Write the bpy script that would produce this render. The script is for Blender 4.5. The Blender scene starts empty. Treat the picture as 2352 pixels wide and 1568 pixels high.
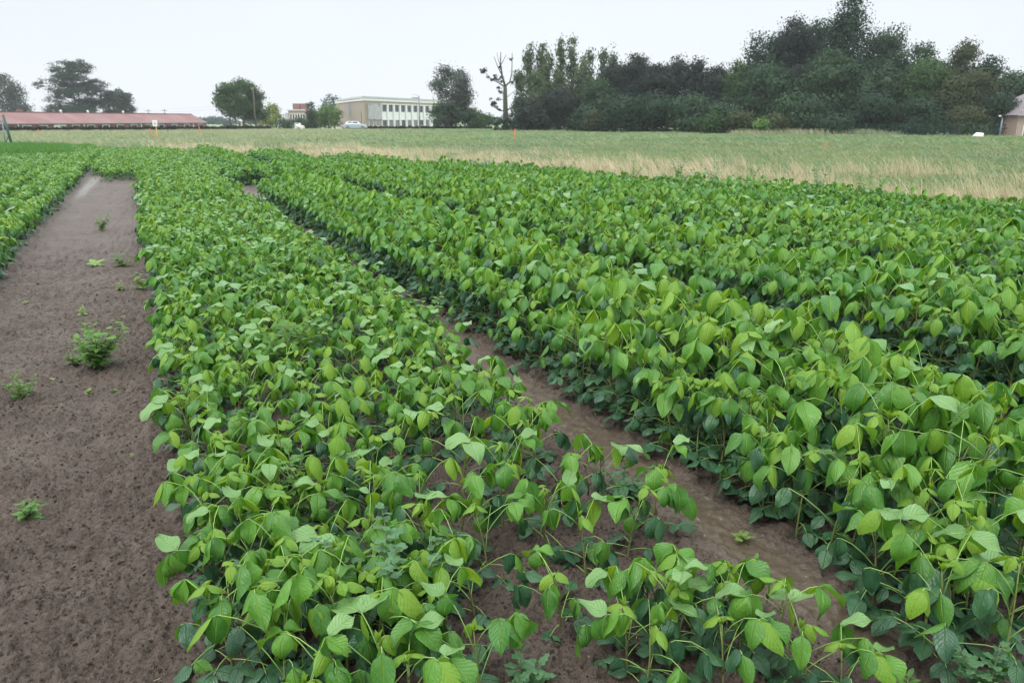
import bpy, math, random
import numpy as np
from mathutils import Matrix, Vector, Euler
random.seed(7); rng = np.random.default_rng(7)
S = bpy.context.scene; COL = S.collection
PI = math.pi; R_ = math.radians

# ------------------------------------------------------------------ camera, sky, sun, exposure
CAMH = 1.7; F = 1829.3; CX = 1176.0; CY = 784.0; HOR = 276.0
PITCH = math.atan((CY - HOR) / F)
cam = bpy.data.cameras.new('camera'); cam_o = bpy.data.objects.new('camera', cam); COL.objects.link(cam_o)
cam.lens = 28.0; cam.sensor_width = 36.0; cam.clip_start = 0.05; cam.clip_end = 5000
cam_o.location = (0, 0, CAMH); cam_o.rotation_euler = (PI / 2 - PITCH, 0, 0)
cam.dof.use_dof = True; cam.dof.focus_distance = 3.6; cam.dof.aperture_fstop = 5.0
S.camera = cam_o

SUN_EL, SUN_AZ = R_(56), R_(215)
world = bpy.data.worlds.new('World'); S.world = world; world.use_nodes = True
wt = world.node_tree; wt.nodes.clear()
def wn(t): return wt.nodes.new(t)
w_out = wn('ShaderNodeOutputWorld'); w_bg = wn('ShaderNodeBackground')
sky = wn('ShaderNodeTexSky'); sky.sky_type = 'NISHITA'; sky.sun_disc = False
sky.sun_elevation = SUN_EL; sky.sun_rotation = SUN_AZ
tc = wn('ShaderNodeTexCoord'); sep = wn('ShaderNodeSeparateXYZ')
ramp = wn('ShaderNodeValToRGB'); e = ramp.color_ramp.elements
e[0].position = 0.0; e[0].color = (.76, .80, .83, 1)
e[1].position = 1.0; e[1].color = (2.2, 2.27, 2.33, 1)
m = ramp.color_ramp.elements.new(.06); m.color = (.75, .795, .835, 1)
m = ramp.color_ramp.elements.new(.14); m.color = (.73, .785, .835, 1)
m = ramp.color_ramp.elements.new(.40); m.color = (1.45, 1.52, 1.58, 1)
noi = wn('ShaderNodeTexNoise'); noi.inputs['Scale'].default_value = 1.6; noi.inputs['Detail'].default_value = 3
mul = wn('ShaderNodeMix'); mul.data_type = 'RGBA'; mul.blend_type = 'MULTIPLY'; mul.inputs['Factor'].default_value = 1
nr = wn('ShaderNodeMapRange'); nr.inputs['To Min'].default_value = .88; nr.inputs['To Max'].default_value = 1.08
skm = wn('ShaderNodeMix'); skm.data_type = 'RGBA'; skm.blend_type = 'MULTIPLY'; skm.inputs['Factor'].default_value = 1
skm.inputs[7].default_value = (.07, .07, .07, 1)
fin = wn('ShaderNodeMix'); fin.data_type = 'RGBA'; fin.inputs['Factor'].default_value = .94
L = wt.links.new
L(tc.outputs['Generated'], sep.inputs[0]); L(sep.outputs['Z'], ramp.inputs[0])
L(tc.outputs['Generated'], noi.inputs['Vector']); L(noi.outputs[0], nr.inputs['Value'])
L(ramp.outputs[0], mul.inputs[6]); L(nr.outputs[0], mul.inputs[7])
L(sky.outputs[0], skm.inputs[6]); L(skm.outputs[2], fin.inputs[6]); L(mul.outputs[2], fin.inputs[7])
L(fin.outputs[2], w_bg.inputs[0]); w_bg.inputs[1].default_value = 1.0; L(w_bg.outputs[0], w_out.inputs[0])
sun = bpy.data.lights.new('sun', 'SUN'); sun.energy = 1.4; sun.angle = R_(16); sun.color = (1, .97, .92)
sun_o = bpy.data.objects.new('sun', sun); COL.objects.link(sun_o)
sun_o.rotation_euler = (-(PI / 2 - SUN_EL), 0, -SUN_AZ)
vs = S.view_settings; vs.view_transform = 'Standard'; vs.look = 'None'; vs.exposure = 0.36; vs.gamma = 1.0
try: vs.use_curve_mapping = False
except Exception: pass
S.cycles.max_bounces = 7; S.cycles.diffuse_bounces = 3; S.cycles.glossy_bounces = 2
S.cycles.transmission_bounces = 4; S.cycles.volume_bounces = 0; S.cycles.use_denoising = True; S.cycles.use_adaptive_sampling = False; S.cycles.filter_width = 1.3

# ------------------------------------------------------------------ picture <-> place
def ray(px, py):
    a = (px - CX) / F; b = (CY - py) / F
    return a, math.cos(PITCH) + b * math.sin(PITCH), -math.sin(PITCH) + b * math.cos(PITCH)
def gnd(px, py, z=0.0):
    d = ray(px, py); t = (z - CAMH) / d[2]
    return d[0] * t, d[1] * t
def atD(px, py, Y):
    d = ray(px, py); t = Y / d[1]
    return d[0] * t, Y, CAMH + d[2] * t
def sp(x, y): return x * .91875, y * .91875           # photo pixels -> working pixels
RW = np.array([-876.0, math.hypot(F, 508)]); RW /= np.linalg.norm(RW); NW = np.array([RW[1], -RW[0]])
def uv2xy(u, v): return u * RW[0] + v * NW[0], u * RW[1] + v * NW[1]
EDGE = np.array([(-60, 62), (-34, 47.5), (-24.4, 44.7), (-13.7, 38.2), (-5.45, 29.8), (-1, 25.4), (2.4, 20.6), (4.8, 17.2), (6.5, 14.8), (8.1, 13.0), (13, 8.0), (20, 1)])
def y_edge(x): return np.interp(x, EDGE[:, 0], EDGE[:, 1])
def sm(a, b, x):
    t = np.clip((x - a) / (b - a), 0, 1); return t * t * (3 - 2 * t)
def terrain(x, y):
    x = np.asarray(x, float); y = np.asarray(y, float)
    z = -1.0 * sm(-25, -55, x) * sm(150, 160, y - .0 * x)
    z = z - .6 * sm(40, 46, x) * sm(80, 92, y)
    return z

# ------------------------------------------------------------------ noise
def vnoise(x, y, seed=0):
    xi = np.floor(x).astype(np.int64); yi = np.floor(y).astype(np.int64)
    fx = x - xi; fy = y - yi; fx = fx * fx * (3 - 2 * fx); fy = fy * fy * (3 - 2 * fy)
    def h(a, b):
        n = (a * 374761393 + b * 668265263 + seed * 1442695041) & 0x7fffffff
        n = ((n ^ (n >> 13)) * 1274126177) & 0x7fffffff
        return ((n ^ (n >> 16)) & 0xffff) / 65535.0
    return (h(xi, yi) * (1 - fx) + h(xi + 1, yi) * fx) * (1 - fy) + (h(xi, yi + 1) * (1 - fx) + h(xi + 1, yi + 1) * fx) * fy

# ------------------------------------------------------------------ materials
def mat(name, col, rough=.8, spec=.5, noise=None, bump=None, metal=0, build=None):
    m = bpy.data.materials.new(name); m.use_nodes = True; t = m.node_tree
    b = t.nodes['Principled BSDF']; b.inputs['Base Color'].default_value = (*col, 1)
    b.inputs['Roughness'].default_value = rough; b.inputs['Metallic'].default_value = metal
    b.inputs['Specular IOR Level'].default_value = spec
    if noise:      # (scale, colour2, contrast)
        n = t.nodes.new('ShaderNodeTexNoise'); n.inputs['Scale'].default_value = noise[0]; n.inputs['Detail'].default_value = 6
        c = t.nodes.new('ShaderNodeTexCoord'); t.links.new(c.outputs['Object'], n.inputs['Vector'])
        mx = t.nodes.new('ShaderNodeMix'); mx.data_type = 'RGBA'
        mr = t.nodes.new('ShaderNodeMapRange'); mr.inputs[1].default_value = .35; mr.inputs[2].default_value = .65
        t.links.new(n.outputs[0], mr.inputs[0]); t.links.new(mr.outputs[0], mx.inputs['Factor'])
        mx.inputs[6].default_value = (*col, 1); mx.inputs[7].default_value = (*noise[1], 1)
        t.links.new(mx.outputs[2], b.inputs['Base Color'])
    if bump:
        n2 = t.nodes.new('ShaderNodeTexNoise'); n2.inputs['Scale'].default_value = bump[0]; n2.inputs['Detail'].default_value = 4
        c2 = t.nodes.new('ShaderNodeTexCoord'); t.links.new(c2.outputs['Object'], n2.inputs['Vector'])
        bp = t.nodes.new('ShaderNodeBump'); bp.inputs['Distance'].default_value = bump[1]
        t.links.new(n2.outputs[0], bp.inputs['Height']); t.links.new(bp.outputs[0], b.inputs['Normal'])
    return m

def leaf_mat(name, col, col2, rough, trans, wet=0.0, veins=True, tint=True):
    """leaf blade: pale midrib and side veins from the leaf's own UVs, hue per leaf, rain drops"""
    m = bpy.data.materials.new(name); m.use_nodes = True; t = m.node_tree; N = t.nodes.new; K = t.links.new
    b = t.nodes['Principled BSDF']; out = t.nodes['Material Output']
    def math_(op, a, c=None, cl=False):
        n = N('ShaderNodeMath'); n.operation = op; n.use_clamp = cl
        for i, v in enumerate((a, c)):
            if v is None: continue
            if isinstance(v, (int, float)): n.inputs[i].default_value = v
            else: K(v, n.inputs[i])
        return n.outputs[0]
    oi = N('ShaderNodeObjectInfo'); at = N('ShaderNodeAttribute'); at.attribute_name = 'rnd'
    r = math_('FRACT', math_('ADD', math_('MULTIPLY', oi.outputs['Random'], 1.0), at.outputs['Fac']))
    mx = N('ShaderNodeMix'); mx.data_type = 'RGBA'; mx.inputs[6].default_value = (*col, 1); mx.inputs[7].default_value = (*col2, 1)
    K(r, mx.inputs['Factor']); colr = mx.outputs[2]
    if tint:
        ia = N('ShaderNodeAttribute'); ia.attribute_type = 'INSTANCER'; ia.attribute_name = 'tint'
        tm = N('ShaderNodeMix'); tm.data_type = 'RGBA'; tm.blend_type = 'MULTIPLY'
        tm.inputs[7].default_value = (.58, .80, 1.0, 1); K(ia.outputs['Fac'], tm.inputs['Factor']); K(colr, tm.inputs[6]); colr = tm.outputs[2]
    if veins:
        uv = N('ShaderNodeUVMap'); sx = N('ShaderNodeSeparateXYZ'); K(uv.outputs[0], sx.inputs[0])
        au = math_('ABSOLUTE', math_('SUBTRACT', sx.outputs[0], .5))
        mid = math_('SUBTRACT', 1.0, math_('MULTIPLY', au, 22.0), True)
        ph = math_('FRACT', math_('SUBTRACT', math_('MULTIPLY', sx.outputs[1], 8.0), math_('MULTIPLY', au, 5.0)))
        tri = math_('ABSOLUTE', math_('SUBTRACT', ph, .5))
        side = math_('MULTIPLY', math_('SUBTRACT', tri, .40, True), 7.0, True)
        vn = math_('MAXIMUM', mid, math_('MULTIPLY', side, .55))
        vm = N('ShaderNodeMix'); vm.data_type = 'RGBA'; vm.inputs[7].default_value = (min(1, col2[0] * 1.9 + .05), min(1, col2[1] * 1.5 + .05), col2[2] * 1.4 + .02, 1)
        K(math_('MULTIPLY', vn, .75), vm.inputs['Factor']); K(colr, vm.inputs[6]); colr = vm.outputs[2]
        nz = N('ShaderNodeTexNoise'); nz.inputs['Scale'].default_value = 9; K(uv.outputs[0], nz.inputs['Vector'])
        hgt = math_('ADD', math_('MULTIPLY', vn, -1.0), math_('MULTIPLY', nz.outputs[0], .9))
        bp = N('ShaderNodeBump'); bp.inputs['Distance'].default_value = .0035; bp.inputs['Strength'].default_value = 1
        K(hgt, bp.inputs['Height']); nrm = bp.outputs[0]
        if wet:
            vo = N('ShaderNodeTexVoronoi'); vo.inputs['Scale'].default_value = 26; K(uv.outputs[0], vo.inputs['Vector'])
            n3 = N('ShaderNodeTexNoise'); n3.inputs['Scale'].default_value = 3.0; K(uv.outputs[0], n3.inputs['Vector'])
            lim = math_('MULTIPLY', math_('SUBTRACT', n3.outputs[0], .38, True), .9 * wet)
            drop = math_('MULTIPLY', math_('SUBTRACT', lim, vo.outputs[0], True), 14.0, True)
            rr = N('ShaderNodeMapRange'); rr.inputs[3].default_value = rough; rr.inputs[4].default_value = .06
            K(drop, rr.inputs[0]); K(rr.outputs[0], b.inputs['Roughness'])
            b2 = N('ShaderNodeBump'); b2.inputs['Distance'].default_value = .004; K(drop, b2.inputs['Height']); K(nrm, b2.inputs['Normal']); nrm = b2.outputs[0]
            sm_ = N('ShaderNodeMapRange'); sm_.inputs[3].default_value = .55; sm_.inputs[4].default_value = 1.0; K(drop, sm_.inputs[0]); K(sm_.outputs[0], b.inputs['Specular IOR Level'])
        K(nrm, b.inputs['Normal'])
    K(colr, b.inputs['Base Color']); b.inputs['Specular IOR Level'].default_value = .5
    if not wet: b.inputs['Roughness'].default_value = rough
    tr = N('ShaderNodeBsdfTranslucent'); hs = N('ShaderNodeMix'); hs.data_type = 'RGBA'; hs.blend_type = 'MULTIPLY'; hs.inputs['Factor'].default_value = 1
    hs.inputs[7].default_value = (1.45, 1.25, .45, 1); K(colr, hs.inputs[6]); K(hs.outputs[2], tr.inputs[0])
    ms = N('ShaderNodeMixShader'); ms.inputs[0].default_value = trans
    K(b.outputs[0], ms.inputs[1]); K(tr.outputs[0], ms.inputs[2]); K(ms.outputs[0], out.inputs[0])
    return m

M = {}
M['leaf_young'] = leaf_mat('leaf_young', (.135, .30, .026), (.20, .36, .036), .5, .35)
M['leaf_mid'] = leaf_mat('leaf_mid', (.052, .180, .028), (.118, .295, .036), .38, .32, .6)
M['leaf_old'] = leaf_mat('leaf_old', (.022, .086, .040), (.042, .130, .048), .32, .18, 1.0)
M['petiole'] = mat('petiole', (.20, .33, .08), .55)
M['leaf_pale'] = leaf_mat('leaf_pale', (.10, .23, .055), (.16, .31, .10), .34, .2, .8)
M['stalk'] = mat('stalk', (.13, .19, .04), .7, noise=(40, (.12, .10, .04)))
M['weed_leaf'] = leaf_mat('weed_leaf', (.08, .22, .035), (.13, .28, .05), .55, .3)
M['weed_blue'] = leaf_mat('weed_blue', (.085, .21, .09), (.11, .25, .11), .6, .25)
M['seedling'] = leaf_mat('seedling', (.16, .29, .06), (.22, .34, .09), .5, .3)
M['grass_green'] = leaf_mat('grass_green', (.118, .225, .115), (.195, .31, .17), .7, .25, veins=False)
M['grass_lush'] = leaf_mat('grass_lush', (.05, .17, .03), (.08, .23, .04), .6, .3, veins=False, tint=False)
M['grass_dry'] = leaf_mat('grass_dry', (.44, .38, .26), (.62, .54, .39), .8, .08, veins=False, tint=False)
M['grass_dull'] = leaf_mat('grass_dull', (.24, .26, .13), (.36, .35, .20), .8, .1, veins=False, tint=False)
M['bark'] = mat('bark', (.12, .10, .08), .9, noise=(3, (.07, .06, .05)))
M['bark_green'] = mat('bark_green', (.060, .068, .045), .9, noise=(2, (.04, .044, .032)))
M['concrete'] = mat('concrete', (.42, .40, .36), .8, noise=(1.2, (.34, .32, .29)))
M['white'] = mat('white', (.75, .75, .73), .5)
M['glass'] = mat('glass', (.02, .025, .03), .08, .8)
M['glass_pale'] = mat('glass_pale', (.22, .23, .23), .25, .6)
M['rubber'] = mat('rubber', (.02, .02, .02), .7)
M['steel'] = mat('steel', (.35, .36, .37), .4, metal=.8)

# ------------------------------------------------------------------ mesh tools
def mesh_from(name, V, Fc, mats, fm=None, uvs=None, smooth=True, rnd=None):
    me = bpy.data.meshes.new(name); me.from_pydata([tuple(v) for v in V], [], [tuple(f) for f in Fc])
    for m_ in mats: me.materials.append(m_)
    if fm is not None: me.polygons.foreach_set('material_index', np.asarray(fm, np.int32))
    if smooth: me.polygons.foreach_set('use_smooth', np.ones(len(Fc), bool))
    if uvs is not None:
        l = me.uv_layers.new(name='UVMap'); vi = np.empty(len(me.loops), np.int32); me.loops.foreach_get('vertex_index', vi)
        l.data.foreach_set('uv', np.asarray(uvs, np.float32)[vi].ravel())
    if rnd is not None:
        a = me.attributes.new('rnd', 'FLOAT', 'POINT'); a.data.foreach_set('value', np.asarray(rnd, np.float32))
    me.update(); return me
def ob(name, me, parent=None, M4=None):
    o = bpy.data.objects.new(name, me); COL.objects.link(o)
    if parent is not None: o.parent = parent
    if M4 is not None: o.matrix_basis = M4
    return o
def tag(o, label=None, cat=None, group=None, kind=None):
    if label: o['label'] = label
    if cat: o['category'] = cat
    if group: o['group'] = group
    if kind: o['kind'] = kind
    return o
def empty(name, loc, rz=0):
    o = bpy.data.objects.new(name, None); COL.objects.link(o); o.location = loc; o.rotation_euler = (0, 0, rz); o.empty_display_size = .1
    return o
class MB:
    def __init__(s): s.V = []; s.F = []; s.m = []
    def add(s, V, Fc, mi=0):
        b = len(s.V); s.V += [tuple(v) for v in V]; s.F += [tuple(i + b for i in f) for f in Fc]; s.m += [mi] * len(Fc)
    def box(s, c, d, mi=0, rz=0):
        x, y, z = [q / 2 for q in d]; cs, sn = math.cos(rz), math.sin(rz)
        V = [(c[0] + i * x * cs - j * y * sn, c[1] + i * x * sn + j * y * cs, c[2] + k * z) for k in (-1, 1) for i, j in ((-1, -1), (1, -1), (1, 1), (-1, 1))]
        s.add(V, [(3, 2, 1, 0), (4, 5, 6, 7), (0, 1, 5, 4), (1, 2, 6, 5), (2, 3, 7, 6), (3, 0, 4, 7)], mi)
    def tube(s, P, Rr, n=6, mi=0):
        V, Fc = tube(P, Rr, n); s.add(V, Fc, mi)
    def build(s, name, mats, parent=None, smooth=False):
        if not isinstance(mats, (list, tuple)): mats = [mats]
        return ob(name, mesh_from(name, s.V, s.F, mats, s.m, smooth=smooth), parent)
def tube(P, Rr, n=6):
    P = [Vector(p) for p in P]; V = []; Fc = []
    for i, p in enumerate(P):
        d = (P[min(i + 1, len(P) - 1)] - P[max(i - 1, 0)]).normalized()
        a = d.orthogonal().normalized() if i == 0 else (a - d * a.dot(d)).normalized()
        c = d.cross(a); r = Rr[i] if isinstance(Rr, (list, tuple)) else Rr
        for k in range(n):
            t = 2 * PI * k / n; V.append(p + a * (r * math.cos(t)) + c * (r * math.sin(t)))
    for i in range(len(P) - 1):
        for k in range(n):
            q = (k + 1) % n; Fc.append((i * n + k, i * n + q, (i + 1) * n + q, (i + 1) * n + k))
    Fc.append(tuple(range(n))[::-1]); Fc.append(tuple((len(P) - 1) * n + k for k in range(n)))
    return V, Fc

LW_T = [0, .05, .15, .3, .42, .55, .7, .85, .95, 1]; LW_W = [.06, .45, .80, .98, 1, .93, .73, .42, .17, .02]
def leaf_geo(Ln, W, bend, cup=.4, fold=0., wave=.0, twist=0., nl=8, nw=4, seed=0, narrow=False, teeth=0, p=.8):
    rr = random.Random(seed); ph = rr.uniform(0, 6); ph2 = rr.uniform(0, 6)
    V = []; U = []; y = z = 0.0
    for i in range(nl + 1):
        t = i / nl; th = -bend * (t ** p)
        w = float(np.interp(t, LW_T, LW_W)) * W / 2
        if narrow: w = math.sin(PI * min(1, t * .97 + .02)) ** .8 * W / 2 + W * .02
        if teeth: w *= 1 + .22 * (1 if i % 2 else -1)
        ny, nz = -math.sin(th), math.cos(th)
        for j in range(nw + 1):
            s_ = j / nw * 2 - 1; x = s_ * w
            off = -cup * x * x / (W / 2) + fold * abs(x) + wave * W * .5 * abs(s_) * math.sin(t * 9 + ph + (s_ > 0) * ph2)
            tw = twist * t; xx = x * math.cos(tw); off += x * math.sin(tw)
            V.append((xx, y + ny * off, z + nz * off)); U.append((j / nw, t))
        if i < nl:
            tm = -bend * (((i + .5) / nl) ** p); y += math.cos(tm) * Ln / nl; z += math.sin(tm) * Ln / nl
    Fc = [(i * (nw + 1) + j, i * (nw + 1) + j + 1, (i + 1) * (nw + 1) + j + 1, (i + 1) * (nw + 1) + j) for i in range(nl) for j in range(nw)]
    return V, Fc, U

# leaf blades shared by every plant (unit: a 10 cm leaflet)
BL = {}
def blade(key, age, **k): 
    g = leaf_geo(**k); BL[key] = (g, age, mesh_from('leaf', g[0], g[1], [M[age]], uvs=g[2]))
for i in range(8): blade('d%d' % i, 'leaf_mid', Ln=.094 + .006 * (i % 3), W=.054 + .005 * (i % 4), bend=R_(30 + 11 * i), cup=(.5, .15, .7, .35)[i % 4], fold=(0, .25, 0, 0)[i % 4], wave=.06 + .05 * (i % 3), twist=(i - 3.5) * .22, seed=i, nw=6)
for i in range(3): blade('e%d' % i, 'leaf_young', Ln=.095, W=.056, bend=R_(45 + 18 * i), cup=.5, wave=.06, twist=(i - 1) * .3, seed=20 + i)
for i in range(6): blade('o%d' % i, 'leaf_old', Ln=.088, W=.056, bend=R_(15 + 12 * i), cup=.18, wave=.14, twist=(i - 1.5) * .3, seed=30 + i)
for i in range(2): blade('w%d' % i, 'leaf_mid', Ln=.10, W=.066, bend=R_(20 + 25 * i), cup=-.35, fold=.1, wave=.22, twist=.5 * (i * 2 - 1), seed=40 + i)
for i in range(2): blade('p%d' % i, 'leaf_pale', Ln=.10, W=.068, bend=R_(25 + 25 * i), cup=-.25, wave=.2, twist=.6 * (i * 2 - 1), seed=60 + i)
for i in range(3): blade('b%d' % i, 'leaf_young', Ln=.045, W=.014 + .004 * i, bend=R_(-8 + 25 * i), cup=0, fold=.9, wave=0, nl=5, nw=2, seed=50 + i)

def placed(p, az, pitch, roll, sc): 
    return Matrix.Translation(p) @ Matrix.Rotation(az - PI / 2, 4, 'Z') @ Matrix.Rotation(pitch, 4, 'X') @ Matrix.Rotation(roll, 4, 'Y') @ Matrix.Scale(sc, 4)

def plan_soy(seed, H, leafy=1.0):
    """a soybean plant: stem, and leaf stalks each carrying three leaflets"""
    r = random.Random(seed); n = 10 if H > .4 else 9
    lean = r.uniform(0, 2 * PI); la = r.uniform(.02, .10)
    def stem(t): return Vector((math.cos(lean) * la * H * 2 * t * t, math.sin(lean) * la * H * 2 * t * t, H * t))
    P = [stem(i / 6) for i in range(7)]
    parts = {'stem': tube([(0, 0, -.03)] + P, [.0055] + [.0055 - .0033 * i / 6 for i in range(7)], 5), 'stalks': []}
    az = r.uniform(0, 2 * PI)
    for k in range(n + (2 if H > .4 else 1)):
        branch = k >= n
        t = (.10 + .86 * (k / (n - 1)) ** 1.05) if not branch else r.uniform(.15, .4)
        az += PI + r.uniform(-.9, .9) if k % 2 else 2.2 + r.uniform(-.5, .5)
        base = stem(t)
        low = t < .38; top = t > .93
        Lp = (r.uniform(.05, .10) if low else r.uniform(.11, .19)) * (.8 + .4 * H / .4)
        if branch: Lp *= 1.5
        if top: Lp = r.uniform(.03, .06)
        el = R_(r.uniform(8, 32)) if low else (R_(r.uniform(38, 66)) if not top else R_(r.uniform(55, 80)))
        d0 = Vector((math.cos(az) * math.cos(el), math.sin(az) * math.cos(el), math.sin(el)))
        el2 = el - R_(r.uniform(18, 45)); d1 = Vector((math.cos(az) * math.cos(el2), math.sin(az) * math.cos(el2), math.sin(el2)))
        pts = [base, base + d0 * Lp * .4, base + d0 * Lp * .65 + d1 * Lp * .12, base + d0 * Lp * .7 + d1 * Lp * .35]
        tip = pts[-1]
        if tip.z < .02: tip.z = .02 + r.uniform(0, .02)
        fw = Vector((math.cos(az), math.sin(az), -.25)) * .016
        pts.append(tip + fw)
        st = tube(pts, [.0023, .0019, .0017, .0016, .0012], 4)
        sz = r.uniform(.80, 1.12) if low else r.uniform(1.02, 1.38)
        if H > .4 and not low: sz *= 1.08
        if top: sz = r.uniform(.55, .85)
        lf = []
        for q, (aoff, p0) in enumerate(((0, tip + fw), (R_(r.uniform(62, 100)), tip), (-R_(r.uniform(62, 100)), tip))):
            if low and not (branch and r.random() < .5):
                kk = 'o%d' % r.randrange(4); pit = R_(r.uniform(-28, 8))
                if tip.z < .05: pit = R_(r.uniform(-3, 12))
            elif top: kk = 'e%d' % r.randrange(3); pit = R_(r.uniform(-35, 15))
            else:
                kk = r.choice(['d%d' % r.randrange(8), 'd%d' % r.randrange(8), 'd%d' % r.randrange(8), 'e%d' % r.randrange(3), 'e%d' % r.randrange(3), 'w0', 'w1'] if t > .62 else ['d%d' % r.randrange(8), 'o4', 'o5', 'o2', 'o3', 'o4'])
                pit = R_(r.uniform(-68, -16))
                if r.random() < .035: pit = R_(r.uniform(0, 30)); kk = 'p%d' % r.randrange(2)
            s2 = sz * (1.0 if q == 0 else .88)
            lf.append((kk, placed(p0, az + aoff, pit, R_(r.uniform(-22, 22)), s2)))
        parts['stalks'].append((st, lf))
    bud = []; tipz = stem(1)
    for q in range(4):
        bud.append(('b%d' % r.randrange(3), placed(tipz, r.uniform(0, 2 * PI), R_(r.uniform(55, 88)), 0, r.uniform(.6, 1.15))))
    parts['bud'] = bud
    return parts

def joined(plan, name, lo=False):
    V = []; Fc = []; fm = []; U = []; RN = []
    ms = ['stalk', 'petiole', 'leaf_young', 'leaf_mid', 'leaf_old', 'leaf_pale']
    def add(v, f, mi, u=None, rn=0.):
        b = len(V); V.extend(v); Fc.extend([tuple(i + b for i in q) for q in f]); fm.extend([mi] * len(f)); U.extend(u or [(0, 0)] * len(v)); RN.extend([rn] * len(v))
    add(*plan['stem'], 0)
    def leaf(kk, M4):
        g, age, _ = BL[kk]; add([tuple(M4 @ Vector(v)) for v in g[0]], g[1], ms.index(age), g[2], random.random())
    for st, lf in plan['stalks']:
        add(*st, 1)
        for kk, M4 in lf: leaf(kk, M4)
    for kk, M4 in plan['bud']: leaf(kk, M4)
    return mesh_from(name, V, Fc, [M[x] for x in ms], fm, U, rnd=RN)

def build_parts(plan, root):
    o = ob('stem', mesh_from('stem', *plan['stem'], [M['stalk']]), root)
    for kk, M4 in plan['bud'][:3]: ob('young_leaf', BL[kk][2], root, M4)
    for st, lf in plan['stalks']:
        s_ = ob('leaf_stalk', mesh_from('leaf_stalk', *st, [M['petiole']]), root)
        for kk, M4 in lf: ob('leaf', BL[kk][2], s_, M4)
KIDS = {}
def kids(o):
    return KIDS.get(o.name) or KIDS.setdefault(o.name, list(o.children))
def copy_tree(o, parent=None):
    c = o.copy(); COL.objects.link(c); c.parent = parent
    for ch in kids(o): copy_tree(ch, c)
    return c

# ------------------------------------------------------------------ scattering of what nobody could count
def scatter(name, protos, P, RO, SC, IX, TI, label, cat):
    """one object: protos instanced on points by geometry nodes"""
    c = bpy.data.collections.new(name + '_sources')
    for i, me in enumerate(protos):
        q = bpy.data.objects.new('%s_source_%02d' % (name, i), me); c.objects.link(q)
    me = bpy.data.meshes.new(name); me.from_pydata([tuple(p) for p in P], [], [])
    a = me.attributes.new('rot', 'FLOAT_VECTOR', 'POINT'); a.data.foreach_set('vector', np.asarray(RO, np.float32).ravel())
    a = me.attributes.new('siz', 'FLOAT', 'POINT'); a.data.foreach_set('value', np.asarray(SC, np.float32))
    a = me.attributes.new('idx', 'INT', 'POINT'); a.data.foreach_set('value', np.asarray(IX, np.int32))
    a = me.attributes.new('tint', 'FLOAT', 'POINT'); a.data.foreach_set('value', np.asarray(TI, np.float32))
    o = ob(name, me); g = bpy.data.node_groups.new(name, 'GeometryNodeTree')
    g.interface.new_socket('Geometry', in_out='INPUT', socket_type='NodeSocketGeometry'); g.interface.new_socket('Geometry', in_out='OUTPUT', socket_type='NodeSocketGeometry')
    n = g.nodes.new; K = g.links.new
    gi = n('NodeGroupInput'); go = n('NodeGroupOutput'); ip = n('GeometryNodeInstanceOnPoints'); ci = n('GeometryNodeCollectionInfo')
    ci.inputs['Collection'].default_value = c; ci.inputs['Separate Children'].default_value = True; ci.inputs['Reset Children'].default_value = True
    def na(nm, dt): x = n('GeometryNodeInputNamedAttribute'); x.data_type = dt; x.inputs['Name'].default_value = nm; return x.outputs['Attribute']
    er = n('FunctionNodeEulerToRotation'); K(na('rot', 'FLOAT_VECTOR'), er.inputs[0])
    K(gi.outputs[0], ip.inputs['Points']); K(ci.outputs[0], ip.inputs['Instance']); ip.inputs['Pick Instance'].default_value = True
    K(na('idx', 'INT'), ip.inputs['Instance Index']); K(er.outputs[0], ip.inputs['Rotation']); K(na('siz', 'FLOAT'), ip.inputs['Scale'])
    K(ip.outputs[0], go.inputs[0]); md = o.modifiers.new('scatter', 'NODES'); md.node_group = g
    tag(o, label, cat, kind='stuff'); return o
def in_view(x, y, m=6.0):
    a = np.degrees(np.arctan2(x, y)); return np.abs(a) < 33 + m

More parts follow.
